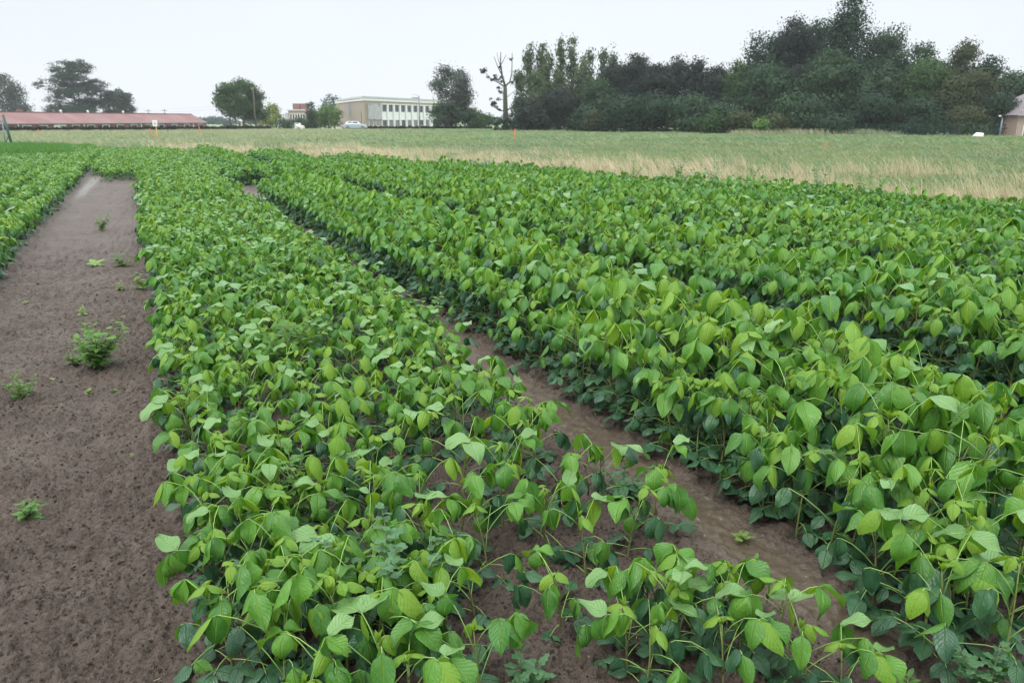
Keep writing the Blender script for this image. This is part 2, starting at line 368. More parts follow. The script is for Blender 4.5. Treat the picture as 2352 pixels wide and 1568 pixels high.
# ------------------------------------------------------------------ ground
def soil_material():
    m = bpy.data.materials.new('wet_soil'); m.use_nodes = True; t = m.node_tree; N = t.nodes.new; K = t.links.new; b = t.nodes['Principled BSDF']
    tc = N('ShaderNodeTexCoord'); n1 = N('ShaderNodeTexNoise'); n1.inputs['Scale'].default_value = 3.5; n1.inputs['Detail'].default_value = 9; n1.inputs['Roughness'].default_value = .7
    n2 = N('ShaderNodeTexNoise'); n2.inputs['Scale'].default_value = 58; n2.inputs['Detail'].default_value = 4; n2.inputs['Roughness'].default_value = .65
    n4 = N('ShaderNodeTexNoise'); n4.inputs['Scale'].default_value = 260; n4.inputs['Detail'].default_value = 3
    for q in (n1, n2, n4): K(tc.outputs['Object'], q.inputs['Vector'])
    at = N('ShaderNodeAttribute'); at.attribute_name = 'wet'
    r1 = N('ShaderNodeValToRGB'); r1.color_ramp.elements[0].position = .3; r1.color_ramp.elements[0].color = (.074, .056, .045, 1)
    r1.color_ramp.elements[1].position = .7; r1.color_ramp.elements[1].color = (.122, .094, .076, 1); K(n1.outputs[0], r1.inputs[0])
    r2 = N('ShaderNodeMapRange'); r2.inputs[1].default_value = .50; r2.inputs[2].default_value = .66; r2.inputs[3].default_value = 1.12; r2.inputs[4].default_value = .42; K(n2.outputs[0], r2.inputs[0])  # pits between crumbs darkened in the colour, standing in for their shade
    mx = N('ShaderNodeMix'); mx.data_type = 'RGBA'; mx.blend_type = 'MULTIPLY'; mx.inputs['Factor'].default_value = 1; K(r1.outputs[0], mx.inputs[6]); K(r2.outputs[0], mx.inputs[7])
    m2 = N('ShaderNodeMix'); m2.data_type = 'RGBA'; m2.inputs[7].default_value = (.085, .066, .043, 1); K(at.outputs['Fac'], m2.inputs['Factor']); K(mx.outputs[2], m2.inputs[6]); K(m2.outputs[2], b.inputs['Base Color'])
    rr = N('ShaderNodeMapRange'); rr.inputs[3].default_value = .5; rr.inputs[4].default_value = .22; K(at.outputs['Fac'], rr.inputs[0]); K(rr.outputs[0], b.inputs['Roughness'])
    sl = N('ShaderNodeMapRange'); sl.inputs[3].default_value = .22; sl.inputs[4].default_value = .5; K(at.outputs['Fac'], sl.inputs[0]); K(sl.outputs[0], b.inputs['Specular IOR Level'])
    ad = N('ShaderNodeMath'); ad.operation = 'MULTIPLY_ADD'; K(n4.outputs[0], ad.inputs[0]); ad.inputs[1].default_value = .25; sb = N('ShaderNodeMath'); sb.operation = 'SUBTRACT'; sb.inputs[0].default_value = 1; K(n2.outputs[0], sb.inputs[1]); K(sb.outputs[0], ad.inputs[2])
    bp = N('ShaderNodeBump'); bp.inputs['Distance'].default_value = .03; K(ad.outputs[0], bp.inputs['Height'])
    sr = N('ShaderNodeMapRange'); sr.inputs[3].default_value = .9; sr.inputs[4].default_value = .05; K(at.outputs['Fac'], sr.inputs[0]); K(sr.outputs[0], bp.inputs['Strength'])
    K(bp.outputs[0], b.inputs['Normal']); return m
def wetness(x, y):
    u = x * RW[0] + y * RW[1]; v = x * NW[0] + y * NW[1]
    w = sm(.50, .70, vnoise(x * 1.1 + 7, y * 1.1, 5) * .7 + vnoise(x * 3.1, y * 3.1, 6) * .3) * .10 * (v < .1)
    gap = np.exp(-((v - 2.12 + .05 * np.sin(u * 1.3)) / .17) ** 2) * (u > 1.5) * .75 * sm(.32, .5, vnoise(u * .8, v * 0 + 3, 9) * .8 + .15)
    pud = np.exp(-(((v + 1.22 - .02 * (u - 24)) / .11) ** 2)) * sm(19, 23, u) * sm(30, 27, u)
    pud2 = np.exp(-(((v - 2.2) / .35) ** 2)) * sm(14.5, 17, u) * sm(21, 19, u)
    return np.clip(np.maximum.reduce([w, gap, pud, pud2]), 0, 1)
def soil_z(x, y, wet):
    k = 1 - .96 * wet; xo, yo = x, y; x, y = .83 * xo + .56 * yo, .83 * yo - .56 * xo; x2, y2 = .42 * xo - .91 * yo, .42 * yo + .91 * xo
    lump = sm(.45, .85, vnoise(x * 16, y * 16, 1)) * .012 + sm(.45, .80, vnoise(x2 * 30, y2 * 30, 2)) * .022 + sm(.3, .9, vnoise(x * 62, y * 62, 3)) * .020
    gate = .55 + .75 * vnoise(x * 2.3, y * 2.3, 11)
    return .012 * vnoise(x * 2.7, y * 2.7, 4) + .02 * vnoise(x * .7, y * .7, 8) - .012 + lump * gate * k - .012 * wet
na_, nr_ = 600, 740
ang = np.radians(np.linspace(-43, 43, na_)); rad = np.concatenate([np.geomspace(2.1, 12, 600), np.geomspace(12.1, 80, 140)])
AA, RR = np.meshgrid(ang, rad); X = np.sin(AA) * RR; Y = np.cos(AA) * RR - .9
we = wetness(X, Y); Z = soil_z(X, Y, we)
Z = np.where(Y > y_edge(X) + 1.5, -.06, Z)
Vs = np.stack([X, Y, Z], -1).reshape(-1, 3)
ii = (np.arange(nr_ - 1)[:, None] * na_ + np.arange(na_ - 1)[None]).ravel()
Fq = np.stack([ii, ii + 1, ii + 1 + na_, ii + na_], -1)
me = bpy.data.meshes.new('mud'); me.vertices.add(len(Vs)); me.vertices.foreach_set('co', Vs.ravel())
me.loops.add(Fq.size); me.loops.foreach_set('vertex_index', Fq.ravel().astype(np.int32)); me.polygons.add(len(Fq))
me.polygons.foreach_set('loop_start', np.arange(0, Fq.size, 4, dtype=np.int32)); me.polygons.foreach_set('use_smooth', np.ones(len(Fq), bool))
a = me.attributes.new('wet', 'FLOAT', 'POINT'); a.data.foreach_set('value', we.ravel().astype(np.float32))
M['soil'] = soil_material(); me.materials.append(M['soil']); me.update(calc_edges=True); me.validate()
tag(ob('mud', me), 'wet brown soil with crumbs and shallow puddles between the beds', kind='structure')

def grass_ground_material():
    m = bpy.data.materials.new('meadow_turf'); m.use_nodes = True; t = m.node_tree; N = t.nodes.new; K = t.links.new; b = t.nodes['Principled BSDF']
    tc = N('ShaderNodeTexCoord'); mp = N('ShaderNodeMapping'); mp.inputs['Rotation'].default_value = (0, 0, .3); mp.inputs['Scale'].default_value = (.18, .55, 1)
    n1 = N('ShaderNodeTexNoise'); n1.inputs['Scale'].default_value = 1; n1.inputs['Detail'].default_value = 9; n1.inputs['Roughness'].default_value = .62
    K(tc.outputs['Object'], mp.inputs[0]); K(mp.outputs[0], n1.inputs['Vector'])
    r = N('ShaderNodeValToRGB'); E = r.color_ramp.elements
    E[0].position = .3; E[0].color = (.12, .19, .085, 1); E[1].position = .72; E[1].color = (.30, .33, .17, 1); q = E.new(.5); q.color = (.175, .255, .125, 1)
    K(n1.outputs[0], r.inputs[0]); K(r.outputs[0], b.inputs['Base Color']); b.inputs['Roughness'].default_value = .9
    return m
M['turf'] = grass_ground_material()
ga = np.radians(np.linspace(-180, 180, 241)); gr = np.concatenate([[.01], np.geomspace(2, 2500, 150)])
AA, RR = np.meshgrid(ga, gr); X = np.sin(AA) * RR; Y = np.cos(AA) * RR; Z = terrain(X, Y) - .10
ye = y_edge(X); Z = np.where(Y > ye + 2.0, Z + .10, Z)
Vs = np.stack([X, Y, Z], -1).reshape(-1, 3); na_ = 241
ii = (np.arange(150)[:, None] * na_ + np.arange(na_ - 1)[None]).ravel()
Fq = np.stack([ii + na_, ii + na_ + 1, ii + 1, ii], -1)
me = mesh_from('meadow', Vs, Fq.tolist(), [M['turf']])
tag(ob('meadow', me), 'flat pale green meadow reaching to the hedge and trees', kind='structure')
# concrete path behind the crop
pth = []
for x in np.linspace(-40, 16, 57):
    s_ = 1.25 if x < 8 else 1.2
    pth.append((x * s_, y_edge(x) * s_))
pv = []
for (x, y) in pth: pv += [(x, y, .02), (x + .9, y + 1.1, .02), (x + .9, y + 1.1, -.1), (x, y, -.1)]
pf = []
for i in range(len(pth) - 1):
    b0 = i * 4; b1 = b0 + 4; pf += [(b0, b1, b1 + 1, b0 + 1), (b0 + 3, b1 + 3, b1, b0)]
tag(ob('path', mesh_from('path', pv, pf, [M['concrete']], smooth=False)), 'narrow pale concrete path behind the crop', kind='structure')

# ------------------------------------------------------------------ the soybeans
ROWS = []      # (v, name, height, spacing)
for k in range(44): ROWS.append((-1.68 - .45 * k, 'L%d' % k, .30, .13))
for k, v in enumerate((.17, .48, .80, 1.12, 1.42, 1.71)): ROWS.append((v, 'F%d' % k, .29, .112))
for p_ in range(7):
    for k in range(4): ROWS.append((2.45 + 2.15 * p_ + (0, .38, .76, 1.10)[k], 'R%d' % (p_ * 4 + k), .56 * (.92, 1.10, 1.10, .84)[k], .085))
HAND = [(567, 1274, .30), (588, 1224, .3), (826, 1277, .30), (1065, 1142, .3), (766, 1566, .33), (800, 1555, .33), (1090, 1420, .27), (1022, 1550, .24), (1154, 1224, .28),
        (1345, 1329, .24), (1440, 1292, .27), (1289, 1457, .21), (1588, 1490, .27), (1540, 1500, .26), (1770, 1550, .27), (1193, 1122, .28), (1600, 1089, .42), (1902, 1292, .36), (2047, 1333, .34),
        (2179, 1470, .36), (2300, 1486, .42), (620, 1400, .28), (880, 1440, .22), (1480, 1600, .22), (1930, 1660, .2), (690, 1300, .27), (960, 1250, .26), (545, 1490, .26), (520, 1180, .26), (1290, 1190, .26), (1380, 1170, .26),
        (660, 1640, .3), (900, 1660, .3), (1100, 1650, .26), (1750, 1190, .38), (2100, 1240, .44), (2250, 1330, .46), (2380, 1420, .46), (420, 820, .26), (1000, 1400, .2), (1485, 1480, .26), (1640, 1500, .27), (1700, 1530, .26), (1440, 1560, .24), (1560, 1580, .26), (1850, 1600, .22), (1660, 1620, .25), (1500, 1230, .26), (1250, 1260, .24), (505, 1400, .27), (490, 1310, .27), (540, 1555, .29), (600, 1555, .3), (478, 1240, .27), (575, 1350, .27), (640, 1480, .3), (700, 1420, .29), (760, 1360, .27), (830, 1350, .25), (700, 1500, .3), (860, 1540, .3), (940, 1500, .27), (2080, 1440, .36), (2150, 1560, .38), (2280, 1600, .4), (2000, 1400, .34), (2120, 1500, .36), (1150, 1180, .27), (1060, 1270, .27), (1120, 1330, .25), (980, 1330, .27)]
PL = []       # x, y, H, row, tint
taken = []
for px, py, H in HAND:
    x, y = gnd(px, py); v = x * NW[0] + y * NW[1]
    row = min(ROWS, key=lambda q: abs(q[0] - v))[1]; PL.append((x, y, H, row, 0.)); taken.append((x, y))
for v, nm, H, dsp in ROWS:
    u = -2.0 + random.random() * .1
    while u < 62:
        u += dsp * random.uniform(.7, 1.35)
        vv = v + random.gauss(0, .045) + .04 * math.sin(u * .9 + v)
        x, y = uv2xy(u, vv)
        if y < .9 or not in_view(x, y, 5): continue
        if y > float(y_edge(x)) + random.gauss(0, .2): continue
        if math.hypot(x, y) < 1.5: continue
        # openings
        if nm[0] == 'F':
            if v > 1.0 and u < 3.25: continue
            if .7 < v < 1.0 and u < 2.35: continue
            if v < 1.0 and u < 1.7: continue
            if u < 3.6 and random.random() < .12: continue
            if random.random() < .06: continue
        if nm[0] == 'R' and nm[1:] in ('0', '1') and 17.6 < u < 22.5 and vv < 3.1 + .2 * math.sin(u * 3): continue
        if nm[0] == 'R' and u < .85: continue
        if nm[0] == 'L' and nm[1:] == '0' and u < 9.2 and random.random() < .55: continue
        if nm[0] == 'L' and u < 8.5 and int(nm[1:]) < 2: continue
        if any(abs(x - a) < .075 and abs(y - b) < .075 for a, b in taken[:45]): continue
        h = H * random.uniform(.85, 1.12)
        if nm[0] == 'R':
            if nm == 'R0': h *= .82
            if u > 21: h *= .72
            h *= 1 - .25 * float(sm(7.5, 9, vv))
        if nm[0] == 'F': h *= .92 + .2 * float(sm(4, 9, u))
        h *= .88 + .25 * float(vnoise(np.array(x * .9), np.array(y * .9), 21))
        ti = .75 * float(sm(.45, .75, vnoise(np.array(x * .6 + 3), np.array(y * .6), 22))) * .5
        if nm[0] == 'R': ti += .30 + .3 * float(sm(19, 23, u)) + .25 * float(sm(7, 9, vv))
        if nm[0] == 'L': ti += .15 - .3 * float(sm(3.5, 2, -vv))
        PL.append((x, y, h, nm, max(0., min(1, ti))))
# cross beds closing the mud strip and the far end
for u in np.arange(24.5, 58, .42):
    v = -1.35
    while v < 2.6:
        v += random.uniform(.09, .17)
        if (v < .1 and u > 27.5 + random.gauss(0, .5) + (1.6 if v < -.9 else -1.5)) or (1.9 < v < 2.6 and u > 22.5):
            x, y = uv2xy(u + random.gauss(0, .05), v)
            if y < float(y_edge(x)): PL.append((x, y, .28 * random.uniform(.8, 1.15), 'X', .1))
order = sorted(range(len(PL)), key=lambda i: math.hypot(PL[i][0], PL[i][1]) - PL[i][2] * 1.0)
def seen(x, y, H):
    q = Vector((x, y, H * .8)) - Vector((0, 0, CAMH)); c, s_ = math.cos(PITCH), math.sin(PITCH)
    dep = q.y * c - q.z * s_; up = q.y * s_ + q.z * c
    return dep > .3 and abs(q.x) / dep < 1176 / F + .04 and -784 / F - .06 < up / dep
near = [i for i in order if seen(*PL[i][:3])][:300]; nearset = set(near)
far = [i for i in order if i not in nearset and math.hypot(PL[i][0], PL[i][1]) > 1.5]

SMALL = [plan_soy(100 + i, .27 + .012 * i) for i in range(9)]; TALL = [plan_soy(200 + i, .44 + .012 * i) for i in range(8)]
ORD = ['nearest', 'second', 'third', 'fourth', 'fifth', 'sixth', 'seventh', 'eighth', 'ninth', 'tenth'] 
def ordinal(n):
    if n < 10: return ORD[n]
    n += 1; return '%d%s' % (n, 'th' if 10 < n % 100 < 14 else {1: 'st', 2: 'nd', 3: 'rd'}.get(n % 10, 'th'))
ROWNAME = {'F0': 'row edging the wide mud strip', 'F1': 'second row right of the wide mud strip', 'F2': 'third row right of the wide mud strip', 'F3': 'fourth row right of the wide mud strip', 'F4': 'fifth row right of the wide mud strip', 'F5': 'row edging the narrow muddy gap',
           'R0': 'row just beyond the narrow muddy gap', 'R1': 'second row beyond the narrow muddy gap', 'R2': 'third row beyond the narrow muddy gap', 'R3': 'fourth row beyond the narrow muddy gap'}
for k in range(4, 20): ROWNAME['R%d' % k] = '%s row beyond the narrow muddy gap' % ordinal(k)
for k in range(6): ROWNAME['L%d' % k] = '%s row left of the wide mud strip' % ('first' if k == 0 else ordinal(k))
by_row = {}
for i in near: by_row.setdefault(PL[i][3], []).append(i)
protos = {}
def near_plant(i, n_in_row):
    x, y, H, nm, ti = PL[i]
    tall = H > .37; lst = TALL if tall else SMALL
    k = random.randrange(len(lst)); key = (tall, k)
    if key not in protos:
        root = empty('soybean_plant', (0, 0, 0)); build_parts(lst[k], root); protos[key] = root; c = root
    else: c = copy_tree(protos[key])
    base = (.44 + .012 * k) if tall else (.27 + .012 * k)
    s_ = H / base; c.scale = (min(1.2, s_ * .6 + .42),) * 2 + (s_,) if False else (s_ * .55 + .45,) * 3
    c.location = (x, y, .0); c.rotation_euler = (random.gauss(0, .05), random.gauss(0, .05), random.uniform(0, 2 * PI))
    look = 'tall' if H > .50 else 'knee-high' if H > .37 else 'low' if H > .25 else 'small'
    tag(c, '%s droopy soybean plant, %s in the %s' % (look, ordinal(n_in_row), ROWNAME.get(nm, 'crop')), 'soybean plant', 'soybean plants growing in rows')
for nm, ids in by_row.items():
    ids.sort(key=lambda i: PL[i][0] * RW[0] + PL[i][1] * RW[1])
    for n, i in enumerate(ids): near_plant(i, n)
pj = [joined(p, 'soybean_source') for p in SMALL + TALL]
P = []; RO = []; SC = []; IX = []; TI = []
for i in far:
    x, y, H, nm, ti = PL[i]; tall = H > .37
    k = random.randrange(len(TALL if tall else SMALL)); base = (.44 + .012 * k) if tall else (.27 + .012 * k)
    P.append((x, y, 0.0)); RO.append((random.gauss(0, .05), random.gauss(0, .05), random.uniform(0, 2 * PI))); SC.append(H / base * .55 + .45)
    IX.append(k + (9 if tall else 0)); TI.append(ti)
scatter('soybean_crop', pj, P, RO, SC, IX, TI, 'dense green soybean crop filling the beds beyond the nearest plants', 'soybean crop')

# ------------------------------------------------------------------ weeds
def wleaf(key, **k):
    g = leaf_geo(**k); return {m_: mesh_from('leaf', g[0], g[1], [M[m_]], uvs=g[2]) for m_ in ('weed_leaf', 'weed_blue', 'seedling')}
WL = [wleaf(0, Ln=.05, W=.022, bend=R_(35), cup=.1, wave=.1, nl=6, nw=2, teeth=1), wleaf(1, Ln=.05, W=.017, bend=R_(15), cup=0, fold=.3, nl=6, nw=2, narrow=True), wleaf(2, Ln=.05, W=.030, bend=R_(28), cup=.1, wave=.12, nl=6, nw=2, teeth=1)]
def weed(x, y, H, label, kind='weed_leaf', branches=3, sz=1.0, seed=0, shape=None, name='goosefoot_weed', cat='weed', group='weeds among the crop and on the mud'):
    r = random.Random(seed); root = empty(name, (x, y, 0), r.uniform(0, 6)); mb = MB()
    axes = [(Vector((0, 0, 0)), Vector((r.uniform(-.1, .1), r.uniform(-.1, .1), 1)), H)]
    for b in range(branches):
        a = r.uniform(0, 6.28); z = r.uniform(.08, .5) * H
        axes.append((Vector((0, 0, z)), Vector((math.cos(a) * .8, math.sin(a) * .8, r.uniform(.5, 1.1))), H * r.uniform(.5, .85)))
    for p, d, Ln in axes:
        d = d.normalized(); pts = [p, p + d * Ln * .5, p + d * Ln + Vector((0, 0, Ln * .08))]
        mb.tube(pts, [.0035 * sz, .0025 * sz, .0012], 4)
        n = max(6, int(Ln / .012 / sz)); az = r.uniform(0, 6)
        for q in range(n):
            t = (q + 1) / n; az += 2.4; c = pts[0].lerp(pts[2], t)
            me = WL[shape if shape is not None else r.randrange(3)][kind]
            ob('leaf', me, root, placed(c, az, R_(r.uniform(5, 30) + 50 * max(0, t - .7)), R_(r.uniform(-20, 20)), sz * 1.45 * r.uniform(.7, 1.15) * (1.15 - .6 * t)))
    mb.build('stem', M['stalk'], root, True)
    return tag(root, label, cat, group)
def rosette(x, y, rad_, label, kind='seedling', n=7, seed=0, name='weed_seedling'):
    r = random.Random(seed); root = empty(name, (x, y, .008), r.uniform(0, 6)); mb = MB(); mb.tube([(0, 0, -.01), (0, 0, .012)], [.003, .002], 4)
    mb.build('stem', M['stalk'], root, True)
    for q in range(n): ob('leaf', WL[(0, 2)[q % 2]][kind], root, placed(Vector((0, 0, .006 + .003 * q)), q * 2.4 + r.uniform(-.3, .3), R_(r.uniform(8, 38)), R_(r.uniform(-15, 15)), rad_ / .05 * r.uniform(.6, 1.05)))
    return tag(root, label, 'weed', 'weeds among the crop and on the mud')
W_ = [  # px, py, height, branches, size, kind, label
    (232, 853, .32, 14, 1.4, 'weed_leaf', 'largest bushy green weed standing alone on the wide mud strip'),
    (50, 925, .19, 6, .8, 'weed_leaf', 'feathery weed on the mud at the left border, below the largest weed'),
    (62, 1210, .11, 3, .9, 'weed_leaf', 'small pointed-leaf weed on the left mud strip nearest the camera'),
    (170, 845, .12, 3, .9, 'weed_leaf', 'low spreading weed touching the left side of the largest weed'),
    (237, 532, .24, 5, 1.2, 'weed_leaf', 'lone upright weed far up the mud strip'),
    (325, 482, .22, 5, 1.1, 'weed_leaf', 'weed at the right border of the mud strip, farthest tuft'),
    (282, 618, .20, 4, 1.0, 'weed_leaf', 'thin weed beside the crop edge, behind the broad flat weed'),
    (325, 668, .17, 4, 1.3, 'seedling', 'bright weed against the crop edge, behind the small mud weeds'),
    (277, 670, .10, 3, .8, 'seedling', 'little bright weed left of the weed at the crop edge'),
    (190, 727, .09, 2, .8, 'seedling', 'tiny upright weed behind the largest weed'),
    (915, 1470, .38, 6, 1.05, 'weed_blue', 'pale green goosefoot rising between soybean leaves near the bottom'),
    (1200, 1600, .16, 3, 1.1, 'weed_blue', 'blue-green goosefoot at the bottom border between two soybean clusters'),
    (690, 1250, .40, 6, 1.0, 'weed_leaf', 'bright pointed weed inside the front bed, left of centre'),
    (975, 790, .34, 9, 1.3, 'weed_leaf', 'bushy weed at the edge of the narrow muddy gap'),
    (1430, 1150, .18, 4, .9, 'weed_blue', 'greyish weed leaning over the narrow gap beside a tall soybean'),
    (670, 900, .46, 9, 1.2, 'weed_leaf', 'tall feathery weed standing in the middle of the front bed'),
    (550, 700, .44, 6, 1.0, 'weed_blue', 'pale thin weed poking above the front bed farther back'),
    (450, 985, .27, 8, 1.1, 'weed_leaf', 'leafy weed on the front bed edge facing the mud strip'),
    (2260, 1640, .22, 5, .85, 'weed_blue', 'blue-green weed at the bottom right corner'),
    (2070, 1660, .16, 4, .9, 'weed_leaf', 'bright serrated weed at the bottom right, left of the corner weed'),
    (590, 800, .44, 7, 1.0, 'weed_leaf', 'fine-leaved weed among soybeans, behind the middle tall weed'),
]
for q, (px, py, H, br, sz, kd, lb) in enumerate(W_):
    x, y = gnd(px, py); weed(x, y, H, lb, kd, br, sz, seed=q, shape=(1 if 'feather' in lb or 'fine' in lb else 2 if kd == 'weed_blue' else None))
RS = [(130, 883, .06, 'flat pale weed rosette between the two left weeds'), (220, 615, .13, 'broad flat weed halfway up the mud strip'), (205, 907, .045, 'small pale rosette below the largest weed'),
      (268, 904, .04, 'tiny rosette right below the largest weed'), (305, 1056, .035, 'two-leaved seedling in the middle of the mud strip'), (212, 1096, .03, 'seedling left of the mid-strip seedling'),
      (230, 1048, .03, 'minute seedling above the mid-strip pair'), (215, 1276, .03, 'yellowish seedling low on the mud strip'), (112, 1248, .025, 'dark little seedling under the pointed-leaf weed'),
      (1705, 1245, .055, 'light green seedling in the narrow muddy gap'), (1590, 1215, .03, 'reddish yellow seedling in the middle of the narrow gap'), (1730, 1200, .025, 'tiny seedling beneath the soybean overhang at the gap'),
      (1360, 790, .05, 'seedling in front of the gap under tall soybeans'), (150, 480, .07, 'faint seedling on the mud near the left bed'), (200, 540, .05, 'second faint seedling near the left bed'),
      (1055, 745, .07, 'sprout under the tall plants by the gap'), (60, 700, .04, 'seedling at the left bed corner'), (265, 725, .03, 'seedling between mud weeds, right of the tiny upright weed'), (120, 930, .03, 'two small leaves left below the flat rosette'), (140, 935, .025, 'pair of seed leaves below the flat rosette'), (335, 700, .05, 'seedling hugging the crop edge'), (100, 1440, .02, 'tiny green speck of a seedling near the bottom left'), (262, 1450, .022, 'tiny seedling in the bottom mud')]
for q, (px, py, ra, lb) in enumerate(RS):
    x, y = gnd(px, py); rosette(x, y, ra, lb, n=3 if ra < .035 else 7 if ra < .08 else 14, seed=50 + q)
FW = [(823, 352, 'first tall weed sticking up at the crop edge, in front of the long building'), (1125, 372, 'tall weed at the crop edge below the bare pollarded tree'), (1455, 388, 'tall weed before the dry grass below the dark trees'),
      (1560, 393, 'weed standing out of the crop edge, right of the tall one'), (1720, 405, 'pair-topped weed in the far crop beside the brown tuft'), (1290, 380, 'small weed tip above the crop edge in the centre'), (2000, 440, 'low weed at the crop edge on the right'), (1640, 396, 'thin weed near the far crop edge'), (700, 350, 'weed left of the centre at the crop edge'), (1880, 425, 'broad weed before the dry grass on the right')]
for q, (px, py, lb) in enumerate(FW):
    x, y = gnd(px, py + 14, .35); x = x * .97; y = y * .97
    weed(x, y, .75 if q % 3 else .85, lb, 'weed_blue' if q % 2 else 'weed_leaf', 5, 1.9, seed=200 + q)
# crumbs of soil lying on the mud
def clod(seed):
    r = random.Random(seed); bm_ = []; V = []; Fc = []
    n = 7; rings = [(-.35, .6), (.05, 1.0), (.45, .72)]
    for z, q in rings:
        for k in range(n): a_ = 2 * PI * k / n + r.uniform(-.25, .25); rr = q * r.uniform(.7, 1.15); V.append((math.cos(a_) * rr, math.sin(a_) * rr * .8, z * .8 * r.uniform(.7, 1.2)))
    V.append((0, 0, .62)); 
    for j in range(2):
        for k in range(n): q = (k + 1) % n; Fc.append((j * n + k, j * n + q, (j + 1) * n + q, (j + 1) * n + k))
    for k in range(n): Fc.append((2 * n + k, 2 * n + (k + 1) % n, 3 * n))
    return mesh_from('clod', V, Fc, [M['soil']])
P = []; RO = []; SC = []; IX = []; TI = []
xs = []; 
for q in range(52000):
    if q % 3: u = 1.0 + 11 * random.random() ** 1.6; v = random.uniform(-1.75, .25)
    else: u = 1.2 + 6 * random.random() ** 1.4; v = random.uniform(.2, 2.6)
    xs.append(uv2xy(u, v))
xs = np.array(xs); ww = wetness(xs[:, 0], xs[:, 1]); zz = soil_z(xs[:, 0], xs[:, 1], ww); dn = vnoise(xs[:, 0] * 3.1, xs[:, 1] * 3.1, 61)
for (x, y), w_, z_, d_ in zip(xs, ww, zz, dn):
    if w_ > .25 or random.random() > .25 + 1.1 * d_ or not in_view(x, y, 4): continue
    sc_ = .0028 + .0065 * random.random() ** 3; sc_ *= 1.9 if random.random() < .012 else 1
    P.append((x, y, z_ + sc_ * .1)); RO.append((random.uniform(-.4, .4), random.uniform(-.4, .4), random.uniform(-3, 3))); SC.append(sc_); IX.append(random.randrange(5)); TI.append(0)
scatter('soil_crumbs', [clod(i) for i in range(5)], P, RO, SC, IX, TI, 'small crumbs and clods of wet soil strewn over the mud', 'soil crumbs')
# thin straw bits lying on the mud
mb = MB()
for q in range(170):
    if q < 110: u = random.uniform(1, 8); v = random.uniform(-1.5, .1)
    else: u = random.uniform(1.5, 5); v = random.uniform(.9, 2.3)
    x, y = uv2xy(u, v); a_ = random.uniform(0, PI); Ls = random.uniform(.008, .03); z = .022
    mb.tube([(x, y, z), (x + math.cos(a_) * Ls, y + math.sin(a_) * Ls, z + random.uniform(0, .006))], .0009, 3)
tag(mb.build('straw_litter', mat('straw', (.45, .36, .22), .8)), 'scattered pale straw bits lying on the wet mud', 'straw', kind='stuff')

# ------------------------------------------------------------------ grasses
def tuft(nb, H, spread, lean, mats_, w=.006, seed=0, head=False, curl=.5):
    r = random.Random(seed); V = []; Fc = []; RN = []; fm = []
    for b in range(nb):
        x0 = r.gauss(0, spread); y0 = r.gauss(0, spread); a = r.uniform(0, 2 * PI); h = H * r.uniform(.5, 1.1)
        dx = math.cos(a) * curl * h * r.uniform(.2, 1) + lean * h; dy = math.sin(a) * curl * h * r.uniform(.2, 1); rn = r.random(); mi = r.randrange(len(mats_)); wa = r.uniform(0, PI)
        b0 = len(V)
        for k in range(4):
            t = k / 3; ww = w * (1 - t * .8) * (2.2 if head and k == 3 else 1); x = x0 + dx * t * t; y = y0 + dy * t * t; z = h * (t - .25 * t * t * curl)
            V += [(x - ww * math.cos(wa), y - ww * math.sin(wa), z), (x + ww * math.cos(wa), y + ww * math.sin(wa), z)]; RN += [rn, rn]
        for k in range(3): Fc.append((b0 + 2 * k, b0 + 2 * k + 1, b0 + 2 * k + 3, b0 + 2 * k + 2)); fm.append(mi)
    return mesh_from('tuft', V, Fc, [M[x] for x in mats_], fm, rnd=RN)
def pts_meadow(n, r0, r1, off0, off1):
    out = []
    while len(out) < n:
        rr = math.sqrt(random.uniform(r0 * r0, r1 * r1)); a = R_(random.uniform(-37, 37)); x = math.sin(a) * rr; y = math.cos(a) * rr
        if off0 < y - float(y_edge(x)) * 1.0 and y - float(y_edge(x)) < off1: out.append((x, y))
    return out
tg = [tuft(46, .26, .20, -.3, ['grass_green', 'grass_green', 'grass_dull'], .010, i, curl=.9) for i in range(4)]
tg2 = [tuft(40, .30, .55, -.4, ['grass_green', 'grass_green', 'grass_dull'], .028, 10 + i, curl=1.0) for i in range(3)]
P = []; RO = []; SC = []; IX = []; TI = []
def put(x, y, s_, ix, rzs=PI):
    P.append((x, y, float(terrain(x, y)))); RO.append((0, 0, random.uniform(-rzs, rzs))); SC.append(s_); IX.append(ix); TI.append(float(sm(.42, .68, vnoise(np.array(x * .22 + y * .05), np.array(y * .55), 51))))
for x, y in pts_meadow(15000, 15, 62, 4.5, 60): put(x, y, random.uniform(.7, 1.3), random.randrange(4), .8)
for x, y in pts_meadow(20000, 50, 150, 6, 200):
    if terrain(x, y) > -.2: put(x, y, random.uniform(.7, 1.3), 4 + random.randrange(3), .8)
scatter('meadow_grass', tg + tg2, P, RO, SC, IX, TI, 'short pale green mown grass covering the wide meadow', 'grass')
td = [tuft(40, .58, .17, -.28, ['grass_dry', 'grass_dry', 'grass_dry', 'grass_dull'], .0065, 30 + i, head=True, curl=.35) for i in range(5)]
P = []; RO = []; SC = []; IX = []; TI = []
